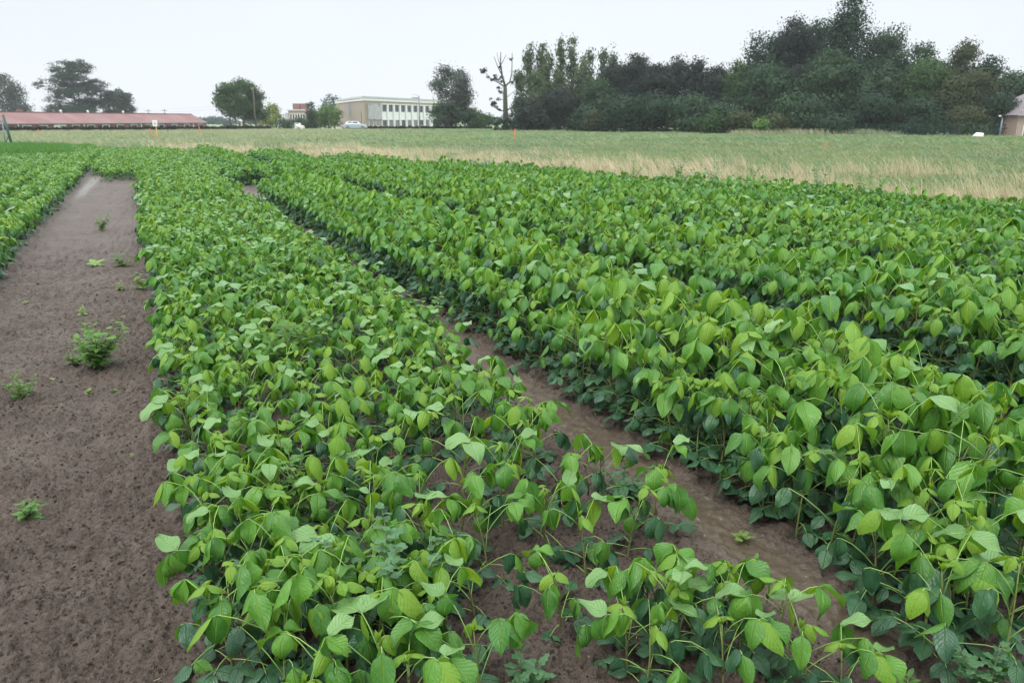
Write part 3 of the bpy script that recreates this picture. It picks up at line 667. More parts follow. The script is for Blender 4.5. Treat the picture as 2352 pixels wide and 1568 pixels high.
for x, y in pts_meadow(9000, 13, 50, 2.0, 17):
    off = y - float(y_edge(x)); dens = float(sm(6.6 + 2 * math.sin(x * .7) + 1.5 * math.sin(x * 1.9), 2.2, off)) * (1 if x > -9 else .30); dens = max(dens, .22 * float(sm(.55, .72, vnoise(np.array(x * .28), np.array(y * .5), 41))))
    if x > -9 and float(vnoise(np.array(x * .45), np.array(y * .45), 31)) < .22: dens *= .4
    if 3 < x and float(vnoise(np.array(x * .3), np.array(y * .3), 33)) > .6: dens *= .5
    if random.random() < dens * (.35 + 1.1 * float(sm(.3, .6, vnoise(np.array(x * .9 + 5), np.array(y * .9), 43)))): put(x, y, random.uniform(.45, 1.2) * (.75 + .35 * float(vnoise(np.array(x * .8), np.array(y * .8), 35))), random.randrange(5), .5)
scatter('dry_grass', td, P, RO, SC, IX, TI, 'band of tall straw-coloured dry grass behind the crop edge', 'grass')
# dull, half dry grass at the left of the meadow and along its far border
tl = [tuft(50, .45, .3, -.2, ['grass_dull', 'grass_dry', 'grass_dull', 'grass_green'], .014, 50 + i, head=True, curl=.5) for i in range(3)]
P = []; RO = []; SC = []; IX = []; TI = []
for x, y in pts_meadow(9000, 28, 145, 4.5, 130):
    if terrain(x, y) > -.1 and random.random() < .07 + .85 * float(sm(-4, -22, x - (y - 45) * -.12)): put(x, y, random.uniform(.6, 1.1), random.randrange(3), .7)
for q in range(700):
    px = random.uniform(1690, 2260); D = random.uniform(92, 100); x, y, _ = atD(px, 300, D); put(x, y, random.uniform(1, 2.0), random.randrange(3), .7)
scatter('rough_grass', tl, P, RO, SC, IX, TI, 'rough yellowish grass on the left and far side of the meadow', 'grass')
tw = [tuft(50, .55, .15, 0, ['grass_lush', 'grass_lush', 'weed_leaf'], .014, 70 + i, curl=.5) for i in range(3)]
P = []; RO = []; SC = []; IX = []; TI = []
for q in range(1500):
    px = random.uniform(-60, 215); py = random.uniform(338, 362) - max(0, px - 150) * .1; x, y = gnd(px, py, .2)
    put(x, y, random.uniform(.6, 1.2) * (1.0 if px < 160 else .7), random.randrange(3))
scatter('lush_weeds', tw, P, RO, SC, IX, TI, 'tall lush green grass clump at the left end of the crop', 'grass')

# ------------------------------------------------------------------ trees
def fol_mat(name, c1, c2, rough=.7):
    m = bpy.data.materials.new(name); m.use_nodes = True; t = m.node_tree; N = t.nodes.new; K = t.links.new; b = t.nodes['Principled BSDF']
    at = N('ShaderNodeAttribute'); at.attribute_name = 'rnd'; mx = N('ShaderNodeMix'); mx.data_type = 'RGBA'; mx.inputs[6].default_value = (*c1, 1); mx.inputs[7].default_value = (*c2, 1)
    K(at.outputs['Fac'], mx.inputs['Factor']); K(mx.outputs[2], b.inputs['Base Color']); b.inputs['Roughness'].default_value = rough; b.inputs['Specular IOR Level'].default_value = .12
    tr = N('ShaderNodeBsdfTranslucent'); K(mx.outputs[2], tr.inputs[0]); ms = N('ShaderNodeMixShader'); ms.inputs[0].default_value = .2
    K(b.outputs[0], ms.inputs[1]); K(tr.outputs[0], ms.inputs[2]); K(ms.outputs[0], t.nodes['Material Output'].inputs[0]); return m
FM = {'dark': fol_mat('foliage_dark', (.009, .026, .017), (.042, .082, .046)), 'green': fol_mat('foliage_green', (.030, .070, .026), (.066, .120, .042)),
      'mid': fol_mat('foliage_mid', (.015, .040, .022), (.060, .108, .052)), 'copper': fol_mat('foliage_copper', (.012, .021, .017), (.042, .060, .048)),
      'yellow': fol_mat('foliage_yellow', (.14, .19, .04), (.22, .27, .07)), 'bright': fol_mat('foliage_bright', (.07, .14, .035), (.12, .21, .06)),
      'olive': fol_mat('foliage_olive', (.036, .052, .022), (.068, .085, .038)), 'grey': fol_mat('foliage_grey', (.045, .065, .05), (.085, .11, .085)),
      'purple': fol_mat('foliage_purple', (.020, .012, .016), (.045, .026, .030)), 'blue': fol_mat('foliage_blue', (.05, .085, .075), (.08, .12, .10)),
      'poplar': fol_mat('foliage_poplar', (.05, .085, .038), (.10, .145, .070))}
def cloud(lobes, n, size, seed, flat=1.0, clump=.5, stretch=1.0, droop=0.):
    """leaf sprays gathered in clumps over the shell of each lobe; lobes: (cx,cy,cz,rx,ry,rz)"""
    g = np.random.default_rng(seed); Lb = np.array(lobes, float); wgt = (Lb[:, 3] * Lb[:, 5]); wgt /= wgt.sum()
    nc = max(6, n // 22); li = g.choice(len(Lb), nc, p=wgt); d = g.normal(size=(nc, 3)); d /= np.linalg.norm(d, axis=1)[:, None]
    rr = g.uniform(.55, 1.04, nc) ** .6; C = Lb[li, :3] + d * Lb[li, 3:] * rr[:, None]
    ci = g.integers(0, nc, n); off = g.normal(size=(n, 3)) * clump; off[:, 2] *= .6 * stretch
    off[:, 2] -= droop * np.abs(off[:, 0])
    Pn = C[ci] + off; Pn[:, 2] = np.maximum(Pn[:, 2], .05)
    s_ = size * g.uniform(.5, 1.2, n); q = g.normal(size=(n, 3)) * .32 + d[ci] * .7 + off / clump * .45; q[:, 2] *= flat; q /= np.linalg.norm(q, axis=1)[:, None]
    t = np.cross(q, g.normal(size=(n, 3))); t /= np.linalg.norm(t, axis=1)[:, None]; t[:, 2] *= stretch; b = np.cross(q, t)
    s3 = s_[:, None]; V = np.stack([Pn - t * s3, Pn - b * s3 * .45 + t * s3 * .1, Pn + t * s3, Pn + b * s3 * .5], 1).reshape(-1, 3)
    crn = g.random(nc); rn = np.clip(crn[ci] * .85 + g.random(n) * .15, 0, 1); nv = d[ci] * .8 + off / clump * .40 + g.normal(size=(n, 3)) * .18; nv /= np.linalg.norm(nv, axis=1)[:, None]
    return V, np.arange(n * 4).reshape(-1, 4), np.repeat(rn, 4), np.repeat(nv, 4, axis=0)
def crown(root, lobes, n, size, mk, seed, **k):
    V, Fc, rn, nv = cloud(lobes, n, size, seed, **k)
    me = bpy.data.meshes.new('crown'); me.vertices.add(len(V)); me.vertices.foreach_set('co', V.ravel()); me.loops.add(Fc.size)
    me.loops.foreach_set('vertex_index', Fc.ravel().astype(np.int32)); me.polygons.add(len(Fc)); me.polygons.foreach_set('loop_start', np.arange(0, Fc.size, 4, dtype=np.int32))
    a = me.attributes.new('rnd', 'FLOAT', 'POINT'); a.data.foreach_set('value', rn.astype(np.float32)); me.materials.append(FM[mk]); me.polygons.foreach_set('use_smooth', np.ones(len(Fc), bool)); me.update(calc_edges=True); me.normals_split_custom_set_from_vertices(nv.astype(np.float32))
    return ob('crown', me, root)
def tree(cx, top, hw, D, mk, label, cat='tree', n=6000, size=.26, shape='round', base=None, seed=0, trunk=True, group=None, name='broadleaf_tree', bot=.12, clump=.5, bark='bark'):
    """cx, top, hw in photo pixels"""
    r = random.Random(seed); px, py = sp(cx, top); x, _, zt = atD(px, py, D); z0 = float(terrain(x, D)); H = zt - z0; W = hw * .91875 / F * D
    root = empty(name, (x, D, z0)); lob = []; kw = {}
    if shape == 'round':
        b0 = H * bot
        for q in range(20):
            a = r.uniform(0, 2 * PI); t = r.uniform(.12, 1) ** .8 if q else 1; prof = math.sin(PI * (t * .72 + .16)) ** .6; rr = W * prof * r.uniform(.45, .80)
            rad = W * r.uniform(.30, .48); zc = b0 + (H - b0) * t * .88 - (rad * .35 if t > .85 else 0)
            lob.append((math.cos(a) * rr, math.sin(a) * rr, min(zc, H - rad * .8), rad, rad, rad * .85))
        lob.append((0, 0, b0 + (H - b0) * .45, W * .62, W * .62, (H - b0) * .42)); lob.append((0, 0, H - W * .36, W * .4, W * .4, W * .38))
    elif shape == 'poplar':
        for q in range(9):
            t = q / 8; lob.append((r.gauss(0, W * .15), r.gauss(0, W * .15), H * (.10 + .84 * t), W * (1 - .65 * t ** 2), W * (1 - .65 * t ** 2), H * .10))
        kw = dict(stretch=1.6)
    elif shape == 'cone':
        for q in range(16):
            t = q / 15; w = W * (1.02 - t) ** .8; a = r.uniform(0, 6.28)
            for s_ in range(3): lob.append((math.cos(a + s_ * 2.1) * w * .55, math.sin(a + s_ * 2.1) * w * .55, H * (.06 + .90 * t), w * .55 + .12, w * .55 + .12, H * .035))
        kw = dict(droop=.35)
    elif shape == 'cedar':
        for q in range(58):
            t = r.random(); w = W * (math.sin(PI * (.22 + .66 * t)) ** .6); a = r.uniform(0, 6.28); rr = w * r.uniform(.2, .70)
            lob.append((math.cos(a) * rr, math.sin(a) * rr * .8, H * (.14 + .82 * t), W * r.uniform(.22, .38), W * .32, H * r.uniform(.045, .08)))
        kw = dict(stretch=.7)
    elif shape == 'birch':
        for q in range(22):
            t = (q + r.random()) / 22; w = W * math.sin(PI * (.16 + .70 * t)) ** .8; a = r.uniform(0, 6.28)
            lob.append((math.cos(a) * w * .6, math.sin(a) * w * .6, H * (.15 + .80 * t), W * r.uniform(.25, .4), W * .35, H * .09))
        lob.append((0, 0, H * .95, W * .3, W * .3, H * .05)); kw = dict(stretch=1.2)
    kw['clump'] = clump
    crown(root, lob, n, size, mk, seed, **kw)
    if trunk:
        mb = MB(); R0 = max(.10, H * .022); P0 = [(0, 0, -.2), (0, 0, H * .2), (r.uniform(-.2, .2), 0, H * .5), (r.uniform(-.3, .3), 0, H * .82)]
        mb.tube(P0, [R0, R0 * .8, R0 * .5, R0 * .15], 7)
        for q in range(7):
            a = r.uniform(0, 6.28); z = H * r.uniform(.18, .6); e_ = Vector((math.cos(a) * W * .6, math.sin(a) * W * .6, z + H * r.uniform(.1, .25)))
            mb.tube([(0, 0, z), e_ * .5 + Vector((0, 0, z * .5)), e_], [R0 * .42, R0 * .28, R0 * .08], 5)
        mb.build('trunk', M[bark], root, True)
    return tag(root, label, cat, group)

tree(5, 190, 62, 262, 'grey', 'grey-green wispy tree cut by the left picture border behind the red roof', n=9000, size=.34, shape='birch', seed=1, clump=.9)
tree(172, 152, 88, 262, 'dark', 'large dark cedar with layered branches and sky gaps behind the red roof', n=34000, size=.30, shape='cedar', seed=2, name='cedar_tree', clump=.6)
tree(135, 258, 28, 268, 'dark', 'low dark tree under the left half of the cedar', n=2200, seed=3)
tree(288, 222, 44, 266, 'dark', 'dark dome-shaped tree right of the cedar', n=8000, seed=4, size=.42)
tree(222, 285, 20, 270, 'dark', 'small dark tree filling the foot of the cedar beside the dome-shaped tree', n=1600, seed=5)
# avenue trees: a rounded group on visible trunks
for q, (cx, top, hw, lb) in enumerate([(567, 205, 36, 'leftmost tree of the rounded green group left of the beige blocks'), (600, 196, 40, 'tallest middle tree of the rounded green group on bare trunks'), (632, 225, 32, 'right tree of the rounded green group behind the utility pole')]):
    tree(cx, top, hw, 168 + q * 3, 'green', lb, n=5200, size=.27, seed=10 + q, bot=.26, group='trees of the rounded green group')
tree(672, 258, 28, 192, 'yellow', 'yellow-green tree peeping out right of the rounded group', n=3000, seed=14)
tree(715, 300, 28, 186, 'copper', 'low dull brown shrub between yellow-green tree and beige block', 'shrub', n=900, seed=15, trunk=False, name='shrub')
tree(776, 256, 14, 182, 'dark', 'narrow dark green cone-shaped conifer beside the beige block', n=2600, size=.2, shape='cone', seed=16, name='conifer')
tree(752, 296, 16, 180, 'mid', 'low bush at the foot of the cone-shaped conifer', 'bush', n=900, seed=17, trunk=False, name='bush')
tree(722, 306, 13, 165, 'mid', 'small bush half hiding the white car', 'bush', n=700, seed=27, trunk=False, name='bush')
tree(818, 262, 34, 184, 'bright', 'bright green rounded tree touching the brick building', n=4600, seed=18, bot=.05)
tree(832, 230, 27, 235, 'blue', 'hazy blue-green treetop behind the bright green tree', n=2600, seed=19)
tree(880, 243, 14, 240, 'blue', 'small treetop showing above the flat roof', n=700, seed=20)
tree(1126, 172, 52, 158, 'grey', 'loose grey-green birch covering the right end of the office building', n=11000, size=.22, shape='birch', seed=21, name='birch_tree', clump=.65)
tree(1122, 258, 52, 156, 'mid', 'dark bushy growth under the birch', 'bush', n=3600, seed=22, trunk=False, name='bush')
tree(1180, 278, 26, 154, 'mid', 'rounded bush right of the birch', 'bush', n=1700, seed=23, trunk=False, name='bush')
tree(1208, 284, 20, 153, 'green', 'low bush before the sky gap left of the bare tree', 'bush', n=1300, seed=24, trunk=False, name='bush')
# pollarded bare tree with leaf tufts
def bare_tree():
    D = 128; px, py = sp(1264, 318); x, _, _ = atD(px, py, D); root = empty('pollarded_tree', (x, D, 0)); k = D / F * .91875
    def q(cx, cy): return ((cx - 1264) * k, 0, (318 - cy) * k + (CAMH - 1.25 * 0) * 0)
    mb = MB(); r = random.Random(5)
    mb.tube([(0, 0, -.2), q(1264, 280), q(1263, 240), q(1263, 214)], [.52, .40, .33, .27], 9); R0f = .62
    tips = []
    def limb(P_, R0, R1):
        V3 = [Vector(q(*p)) + Vector((0, r.uniform(-.8, .8), 0)) * (i > 0) for i, p in enumerate(P_)]; n = len(V3)
        mb.tube(V3, [(R0 + (R1 - R0) * i / (n - 1)) * .42 for i in range(n)], 6); return V3
    limb([(1263, 214), (1256, 190), (1252, 160), (1253, 136)], .42, .12); limb([(1256, 190), (1246, 170), (1237, 148)], .22, .07); limb([(1254, 165), (1262, 150), (1266, 143)], .14, .06)
    limb([(1254, 175), (1247, 155), (1244, 138)], .14, .06)
    limb([(1263, 214), (1274, 205), (1279, 185), (1280, 140)], .36, .10); tips.append(limb([(1260, 214), (1245, 205), (1228, 196), (1213, 180)], .26, .10))
    tips.append(limb([(1262, 270), (1250, 270), (1238, 262), (1230, 250)], .26, .12)); tips.append(limb([(1266, 270), (1280, 262), (1295, 250), (1300, 240)], .26, .12))
    limb([(1266, 240), (1285, 225), (1292, 215)], .12, .05); limb([(1262, 230), (1250, 226), (1242, 222)], .1, .06); limb([(1262, 246), (1248, 243), (1243, 241)], .1, .06)
    mb.build('trunk', M['bark_green'], root, True)
    lob = []
    for cx, cy, s_ in [(1213, 180, .45), (1231, 197, .7), (1238, 192, .4), (1251, 198, .5), (1240, 222, .6), (1252, 222, .5), (1243, 241, .6), (1230, 250, .5), (1238, 260, .6), (1248, 265, .4), (1270, 190, .5), (1253, 152, .35), (1252, 170, .35), (1278, 150, .25), (1297, 246, .6), (1288, 256, .6), (1279, 200, .5), (1256, 300, 1.6), (1274, 300, 1.6), (1264, 308, 1.6)]:
        a_ = q(cx, cy); lob.append((a_[0], a_[1], a_[2], s_, s_, s_))
    crown(root, lob, 2600, .2, 'dark', 9, clump=.18)
    tag(root, 'nearly bare pollarded tree with leaf tufts on stubby limbs', 'tree')
bare_tree()
pp = [(1300, 185, 13, 136), (1326, 118, 15, 142), (1353, 108, 12, 144), (1370, 124, 12, 139), (1403, 104, 11, 146), (1430, 103, 15, 143), (1394, 165, 15, 137), (1452, 150, 14, 139), (1476, 120, 14, 145), (1510, 122, 12, 148), (1534, 122, 10, 150), (1340, 190, 20, 134)]
on = ['short leftmost', 'second', 'third', 'fourth', 'fifth and tallest', 'sixth', 'low inner', 'seventh', 'eighth', 'ninth', 'last', 'short front']
for q, (cx, top, hw, D) in enumerate(pp):
    tree(cx, top, hw, D, 'poplar', '%s slender poplar counted from the bare pollarded tree' % on[q], n=3400, size=.22, shape='poplar', seed=30 + q, name='poplar_tree', group='row of slender poplars', clump=.42)
for q, (cx, top, hw, D, mk, n, lb) in enumerate([
    (1330, 250, 42, 124, 'copper', 3600, 'dark thicket at the foot of the leftmost poplars'), (1400, 225, 48, 126, 'copper', 4200, 'dark thicket below the middle poplars'),
    (1460, 275, 32, 118, 'dark', 2200, 'low dark bush between poplars and the dark wood'), (1500, 200, 42, 124, 'mid', 4200, 'mid green tree right of the poplar feet'),
    (1488, 282, 24, 112, 'olive', 1500, 'yellowish bush at the foot of the mid green tree'), (1545, 160, 45, 126, 'copper', 5200, 'dark grey-leaved tree adjoining the last poplar'),
    (1592, 136, 50, 128, 'copper', 6500, 'tallest dark grey-leaved tree of the central wood'), (1650, 158, 46, 124, 'copper', 5200, 'dark tree right of the tallest grey-leaved one'),
    (1698, 140, 40, 130, 'copper', 4200, 'dark tree with a forked top in the central wood'), (1745, 146, 44, 126, 'copper', 5200, 'dark tree before the gap in the skyline'),
    (1795, 165, 34, 120, 'copper', 3600, 'thin dark tree left of the bright treetop'), (1640, 235, 62, 112, 'dark', 5200, 'dark undergrowth below the central wood'),
    (1560, 245, 55, 110, 'dark', 4800, 'dark shrub mass below the forked treetops, left part'), (1735, 240, 58, 108, 'mid', 5200, 'green shrub mass at the right foot of the central wood'),
    (1845, 150, 34, 118, 'green', 4200, 'lighter green treetop between the two woods'), (1815, 262, 46, 104, 'mid', 3000, 'green bush below the lighter treetop'),
    (1895, 78, 42, 122, 'dark', 4600, 'small dark spire conifer on the left flank of the big wood'), (1930, 92, 72, 120, 'dark', 6500, 'dark tree shouldering the small spire conifer'),
    (1990, 44, 68, 118, 'copper', 8500, 'broad dark-topped tree left of the giant conifer'), (2055, 50, 56, 121, 'dark', 5200, 'rounded dark treetop directly left of the giant conifer'),
    (2130, -14, 140, 113, 'dark', 17000, 'giant dark conifer reaching the top of the picture'),
    (1925, 158, 62, 104, 'mid', 7500, 'mid green tree at the left front of the big wood'), (2085, 125, 82, 102, 'mid', 10500, 'wide domed green tree at the front of the big wood'),
    (2238, 62, 56, 116, 'mid', 6500, 'rounded tree with sky gaps right of the giant conifer'), (2308, 105, 52, 114, 'mid', 4800, 'smaller treetop right of the rounded gappy one'),
    (2225, 160, 60, 104, 'mid', 6500, 'green tree below the rounded gappy treetop'), (2318, 150, 62, 102, 'green', 7500, 'fresher green tree in the right half of the big wood'),
    (2418, 98, 46, 114, 'olive', 4200, 'tall olive treetop with a light gap'), (2385, 190, 62, 100, 'olive', 6500, 'olive green spreading tree at the right front'),
    (2475, 140, 48, 112, 'dark', 3200, 'dark bluish treetop behind the olive tree'), (2455, 175, 44, 104, 'olive', 4500, 'olive tree leaning toward the house'),
    (2530, 178, 52, 108, 'mid', 5600, 'dark green tree directly behind the house'), (2600, 190, 50, 116, 'mid', 3600, 'tree behind the house at the right border'), (2500, 235, 38, 100, 'dark', 3600, 'dark bush left of the house'),
    (2000, 235, 68, 98, 'mid', 5200, 'bush mass at the left foot of the wide domed tree'), (2180, 235, 72, 97, 'dark', 5200, 'dark bush mass below the giant conifer'), (2310, 250, 60, 96, 'dark', 4200, 'dark undergrowth at the right foot of the wood'), (2420, 270, 50, 95, 'olive', 3200, 'olive undergrowth near the house'),
    (1850, 285, 34, 96, 'olive', 1800, 'yellowish bush where the two woods meet'), (1790, 290, 26, 97, 'green', 1200, 'low green bush left of the yellowish bush'), (1900, 302, 26, 95, 'bright', 900, 'light green scrub at the meadow border'), (1945, 292, 28, 95, 'olive', 1300, 'small scrub right of the yellowish bush'), (2090, 290, 60, 95, 'dark', 2600, 'low dark scrub line in front of the domed tree')]):
    low = top > 225
    con = 'conifer' in lb and 'directly' not in lb and 'below' not in lb and 'broad' not in lb and 'shouldering' not in lb and 'gappy' not in lb and 'right of' not in lb
    tree(cx, top, hw, D, mk, lb, 'bush' if low else 'tree', n=int(n * 2.2), size=.215 if not low else .19, shape='cone' if con else 'round', seed=60 + q, trunk=not low, name='bush' if low else ('conifer' if con else 'broadleaf_tree'), bot=.02 if low else .06, clump=.55 if not con else .8)
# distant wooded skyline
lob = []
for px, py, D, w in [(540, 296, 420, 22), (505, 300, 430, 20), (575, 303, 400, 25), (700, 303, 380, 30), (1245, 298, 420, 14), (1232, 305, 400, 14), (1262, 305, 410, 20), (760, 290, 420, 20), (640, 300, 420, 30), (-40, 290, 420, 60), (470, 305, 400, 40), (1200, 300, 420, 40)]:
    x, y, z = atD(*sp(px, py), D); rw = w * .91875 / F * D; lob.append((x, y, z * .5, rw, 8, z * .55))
root = crown(None, lob, 9000, .9, 'blue', 77, clump=1.2); root.name = 'distant_woodland'  # distance haze put into the bluish leaf colour
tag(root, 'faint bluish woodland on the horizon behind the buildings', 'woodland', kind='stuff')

# hedges
def hedge(A, B, h, w, mk, label, n, name='hedge', seed=0, cat='hedge', size=.10):
    A = Vector(A); B = Vector(B); Ln = (B - A).length; g = np.random.default_rng(seed); k = max(8, int(Ln / .8)); lob = []
    for i in range(k):
        p = A.lerp(B, (i + .5) / k); lob.append((p.x, p.y, float(terrain(p.x, p.y)) + h * .5, .55, w / 2, h * .5 * g.uniform(.92, 1.08)))
    o = crown(None, lob, n, size, mk, seed, clump=.12); o.name = name
    core = MB(); d = (B - A); rz = math.atan2(d.y, d.x); c = (A + B) / 2
    core.box((c.x, c.y, float(terrain(c.x, c.y)) + h * .40), (Ln, w * .6, h * .8), 0, rz)
    q = core.build('branches', FM[mk], o); return tag(o, label, cat)
hA = atD(-90, 290, 112)[:2]; hB = atD(472, 290, 134)[:2]; hC = atD(619, 290, 143)[:2]; hD = atD(787, 290, 157)[:2]; hE = atD(1131, 290, 158)[:2]
hedge((*hA, 0), (*hB, 0), .78, .8, 'purple', 'long clipped dark purple hedge in front of the red-roofed barn', 11000, seed=1, size=.13)
hedge((*hB, 0), (*hC, 0), .78, .8, 'purple', 'clipped dark purple hedge stretch under the rounded green trees', 4000, seed=2, size=.13)
hedge((*hD, 0), (*hE, 0), .62, .8, 'purple', 'dark purple hedge along the front of the office building', 6000, seed=3, size=.13)
hedge((-58.5, 166, 0), (-52, 166, 0), 1.9, 1, 'green', 'short clipped green hedge block among the tree trunks', 2500, seed=4, size=.16)

# ------------------------------------------------------------------ buildings
def wall_mat(name, c1, c2, mortar, bw=.22, bh=.075, rough=.85):
    m = bpy.data.materials.new(name); m.use_nodes = True; t = m.node_tree; N = t.nodes.new; K = t.links.new; b = t.nodes['Principled BSDF']
    tc = N('ShaderNodeTexCoord'); sx = N('ShaderNodeSeparateXYZ'); K(tc.outputs['Object'], sx.inputs[0]); cb = N('ShaderNodeCombineXYZ')
    ad = N('ShaderNodeMath'); K(sx.outputs[0], ad.inputs[0]); K(sx.outputs[1], ad.inputs[1]); K(ad.outputs[0], cb.inputs[0]); K(sx.outputs[2], cb.inputs[1])
    br = N('ShaderNodeTexBrick'); br.inputs['Scale'].default_value = 1; br.inputs['Brick Width'].default_value = bw; br.inputs['Row Height'].default_value = bh; br.inputs['Mortar Size'].default_value = .008
    br.inputs['Color1'].default_value = (*c1, 1); br.inputs['Color2'].default_value = (*c2, 1); br.inputs['Mortar'].default_value = (*mortar, 1); K(cb.outputs[0], br.inputs['Vector']); K(br.outputs[0], b.inputs['Base Color']); b.inputs['Roughness'].default_value = rough
    return m
M['brick_red'] = wall_mat('brick_red', (.17, .07, .055), (.23, .10, .075), (.2, .17, .15)); M['brick_beige'] = wall_mat('brick_beige', (.29, .235, .19), (.34, .28, .225), (.32, .28, .24))
M['brick_pink'] = wall_mat('brick_pink', (.30, .20, .17), (.36, .25, .21), (.33, .29, .27)); M['roof_red'] = mat('roof_red', (.155, .060, .054), .5, noise=(.25, (.21, .105, .10)))
M['fascia'] = mat('fascia', (.5, .5, .5), .6); M['panel_grey'] = mat('panel_grey', (.36, .36, .37), .6, noise=(1, (.44, .44, .45))); M['roof_tile'] = mat('roof_tile', (.16, .14, .155), .7, noise=(2, (.22, .19, .2)))
M['gutter'] = mat('gutter', (.16, .19, .21), .5); M['frame_blue'] = mat('frame_blue', (.25, .30, .33), .5)

def frame_of(A, B):
    A = Vector((*A, 0)); B = Vector((*B, 0)); d = (B - A).normalized(); nrm = Vector((d.y, -d.x, 0))   # nrm points to the camera side when A is left of B
    return A, d, nrm, (B - A).length
def quad_box(mb, A, d, nrm, s0, s1, z0, z1, o0, o1, mi=0):
    P = [A + d * s + nrm * o for s, o in ((s0, o0), (s1, o0), (s1, o1), (s0, o1))]
    V = [(p.x, p.y, z) for z in (z0, z1) for p in P]
    mb.add(V, [(3, 2, 1, 0), (4, 5, 6, 7), (0, 1, 5, 4), (1, 2, 6, 5), (2, 3, 7, 6), (3, 0, 4, 7)], mi)
def s_of(px, A, d):       # where the sight line of a picture column meets the facade line
    k = (px - CX) / F / math.cos(PITCH) ; k = (px - CX) / math.hypot(F, CY - HOR)
    return (k * A.y - A.x) / (d.x - k * d.y)
def window(root, A, d, nrm, s0, s1, z0, z1, fr='white', gl='glass', fw=.07, mull=0, label=None):
    w = MB(); 
    for a_, b_, c_, e_ in ((s0, s1, z1 - fw, z1), (s0, s1, z0, z0 + fw), (s0, s0 + fw, z0 + fw, z1 - fw), (s1 - fw, s1, z0 + fw, z1 - fw)): quad_box(w, A, d, nrm, a_, b_, c_, e_, .01, .08)
    for k in range(mull): sc_ = s0 + (s1 - s0) * (k + 1) / (mull + 1); quad_box(w, A, d, nrm, sc_ - .03, sc_ + .03, z0 + fw, z1 - fw, .012, .07)
    o = w.build('window', M[fr], root); g = MB(); quad_box(g, A, d, nrm, s0 + fw, s1 - fw, z0 + fw, z1 - fw, .004, .03); g.build('pane', M[gl], o); return o

# barn
xa, ya, _ = atD(-190, 281, 140); xb, yb, _ = atD(474, 281, 226)
A, d, nrm, Ln = frame_of((xa, ya), (xb, yb)); zb, ze, zr, hw_ = -1.05, 1.12, 3.22, 4.2
barn = empty('barn', (0, 0, 0)); mb = MB(); quad_box(mb, A, d, nrm, 0, Ln, zb, ze, -2 * hw_, 0); mb.build('wall', M['brick_red'], barn)
mb = MB(); p0 = A + d * Ln - nrm * .0
for s_ in (0.02, Ln - .02):
    P_ = [A + d * s_ + nrm * o for o in (0, -2 * hw_, -hw_)]; P2 = [A + d * (s_ + (.25 if s_ < 1 else -.25)) + nrm * o for o in (0, -2 * hw_, -hw_)]; zz = (ze, ze, zr - .05)
    mb.add([(p.x, p.y, z) for p, z in zip(P_, zz)] + [(p.x, p.y, z) for p, z in zip(P2, zz)], [(0, 1, 2), (5, 4, 3), (0, 2, 5, 3), (2, 1, 4, 5)])
mb.build('gable', M['brick_red'], barn)
def corr_roof(side):
    V = []; Fc = []; n = int(Ln / .25); k = 0
    for i in range(n + 1):
        s_ = Ln * i / n; hh = .07 if i % 2 else 0
        for t in (0, 1):
            o = (.5 if side > 0 else -2 * hw_ - .5) * (1 - t) + (-hw_) * t; z = (ze - .12) * (1 - t) + zr * t + hh; p = A + d * s_ + nrm * o; V.append((p.x, p.y, z))
    for i in range(n): Fc.append((2 * i, 2 * i + 2, 2 * i + 3, 2 * i + 1))
    o = ob('roof', mesh_from('roof', V, Fc, [M['roof_red']], smooth=False), barn); so = o.modifiers.new('thick', 'SOLIDIFY'); so.thickness = .04
corr_roof(1); corr_roof(-1)
mb = MB(); quad_box(mb, A, d, nrm, 0, Ln, ze - .22, ze - .06, .42, .56); mb.build('gutter', M['gutter'], barn)
mb = MB(); quad_box(mb, A, d, nrm, 0, Ln, zr + .02, zr + .13, -hw_ - .2, -hw_ + .2); mb.build('ridge_cap', M['roof_red'], barn)
for px in (215, 355, 630, 758, 883, 1003, 1120, 1238, 1350, 1460, 1565, 1680):
    s_ = s_of(px / 3.36 * .91875, A, d); window(barn, A, d, nrm, s_ - 1.15, s_ + 1.15, -.55, .72, fw=.14)
for px in (143, 698, 1180, 1618):
    s_ = s_of(px / 3.36 * .91875, A, d); mb = MB(); quad_box(mb, A, d, nrm, s_ - .12, s_ + .12, -1, .95, .02, .16); mb.build('downpipe', M['white'], barn)
s0, s1 = s_of(443 / 3.36 * .91875, A, d), s_of(546 / 3.36 * .91875, A, d)
for k in range(2):
    mb = MB(); a_ = s0 + (s1 - s0) * k / 2 + .04; quad_box(mb, A, d, nrm, a_, a_ + (s1 - s0) / 2 - .08, -1.0, .78, .02, .12); mb.build('door', M['white'], barn)
for px in (580, 808, 1105):
    s_ = s_of(px / 3.36 * .91875, A, d) + 3; p = A + d * s_ - nrm * hw_; mb = MB(); mb.tube([(p.x, p.y, zr - .2), (p.x, p.y, zr + .45)], .22, 8); mb.tube([(p.x, p.y, zr + .45), (p.x, p.y, zr + .6)], [.34, .1], 8); mb.build('roof_vent', M['white'], barn)
s_ = s_of(365 / 3.36 * .91875, A, d); p = A + d * s_ - nrm * (hw_ + 1); mb = MB(); mb.box((p.x, p.y, zr + .1), (.9, .9, 1.0)); mb.build('chimney', M['brick_red'], barn)
tag(barn, 'long low red brick barn with pinkish red corrugated roof and white windows', 'barn')

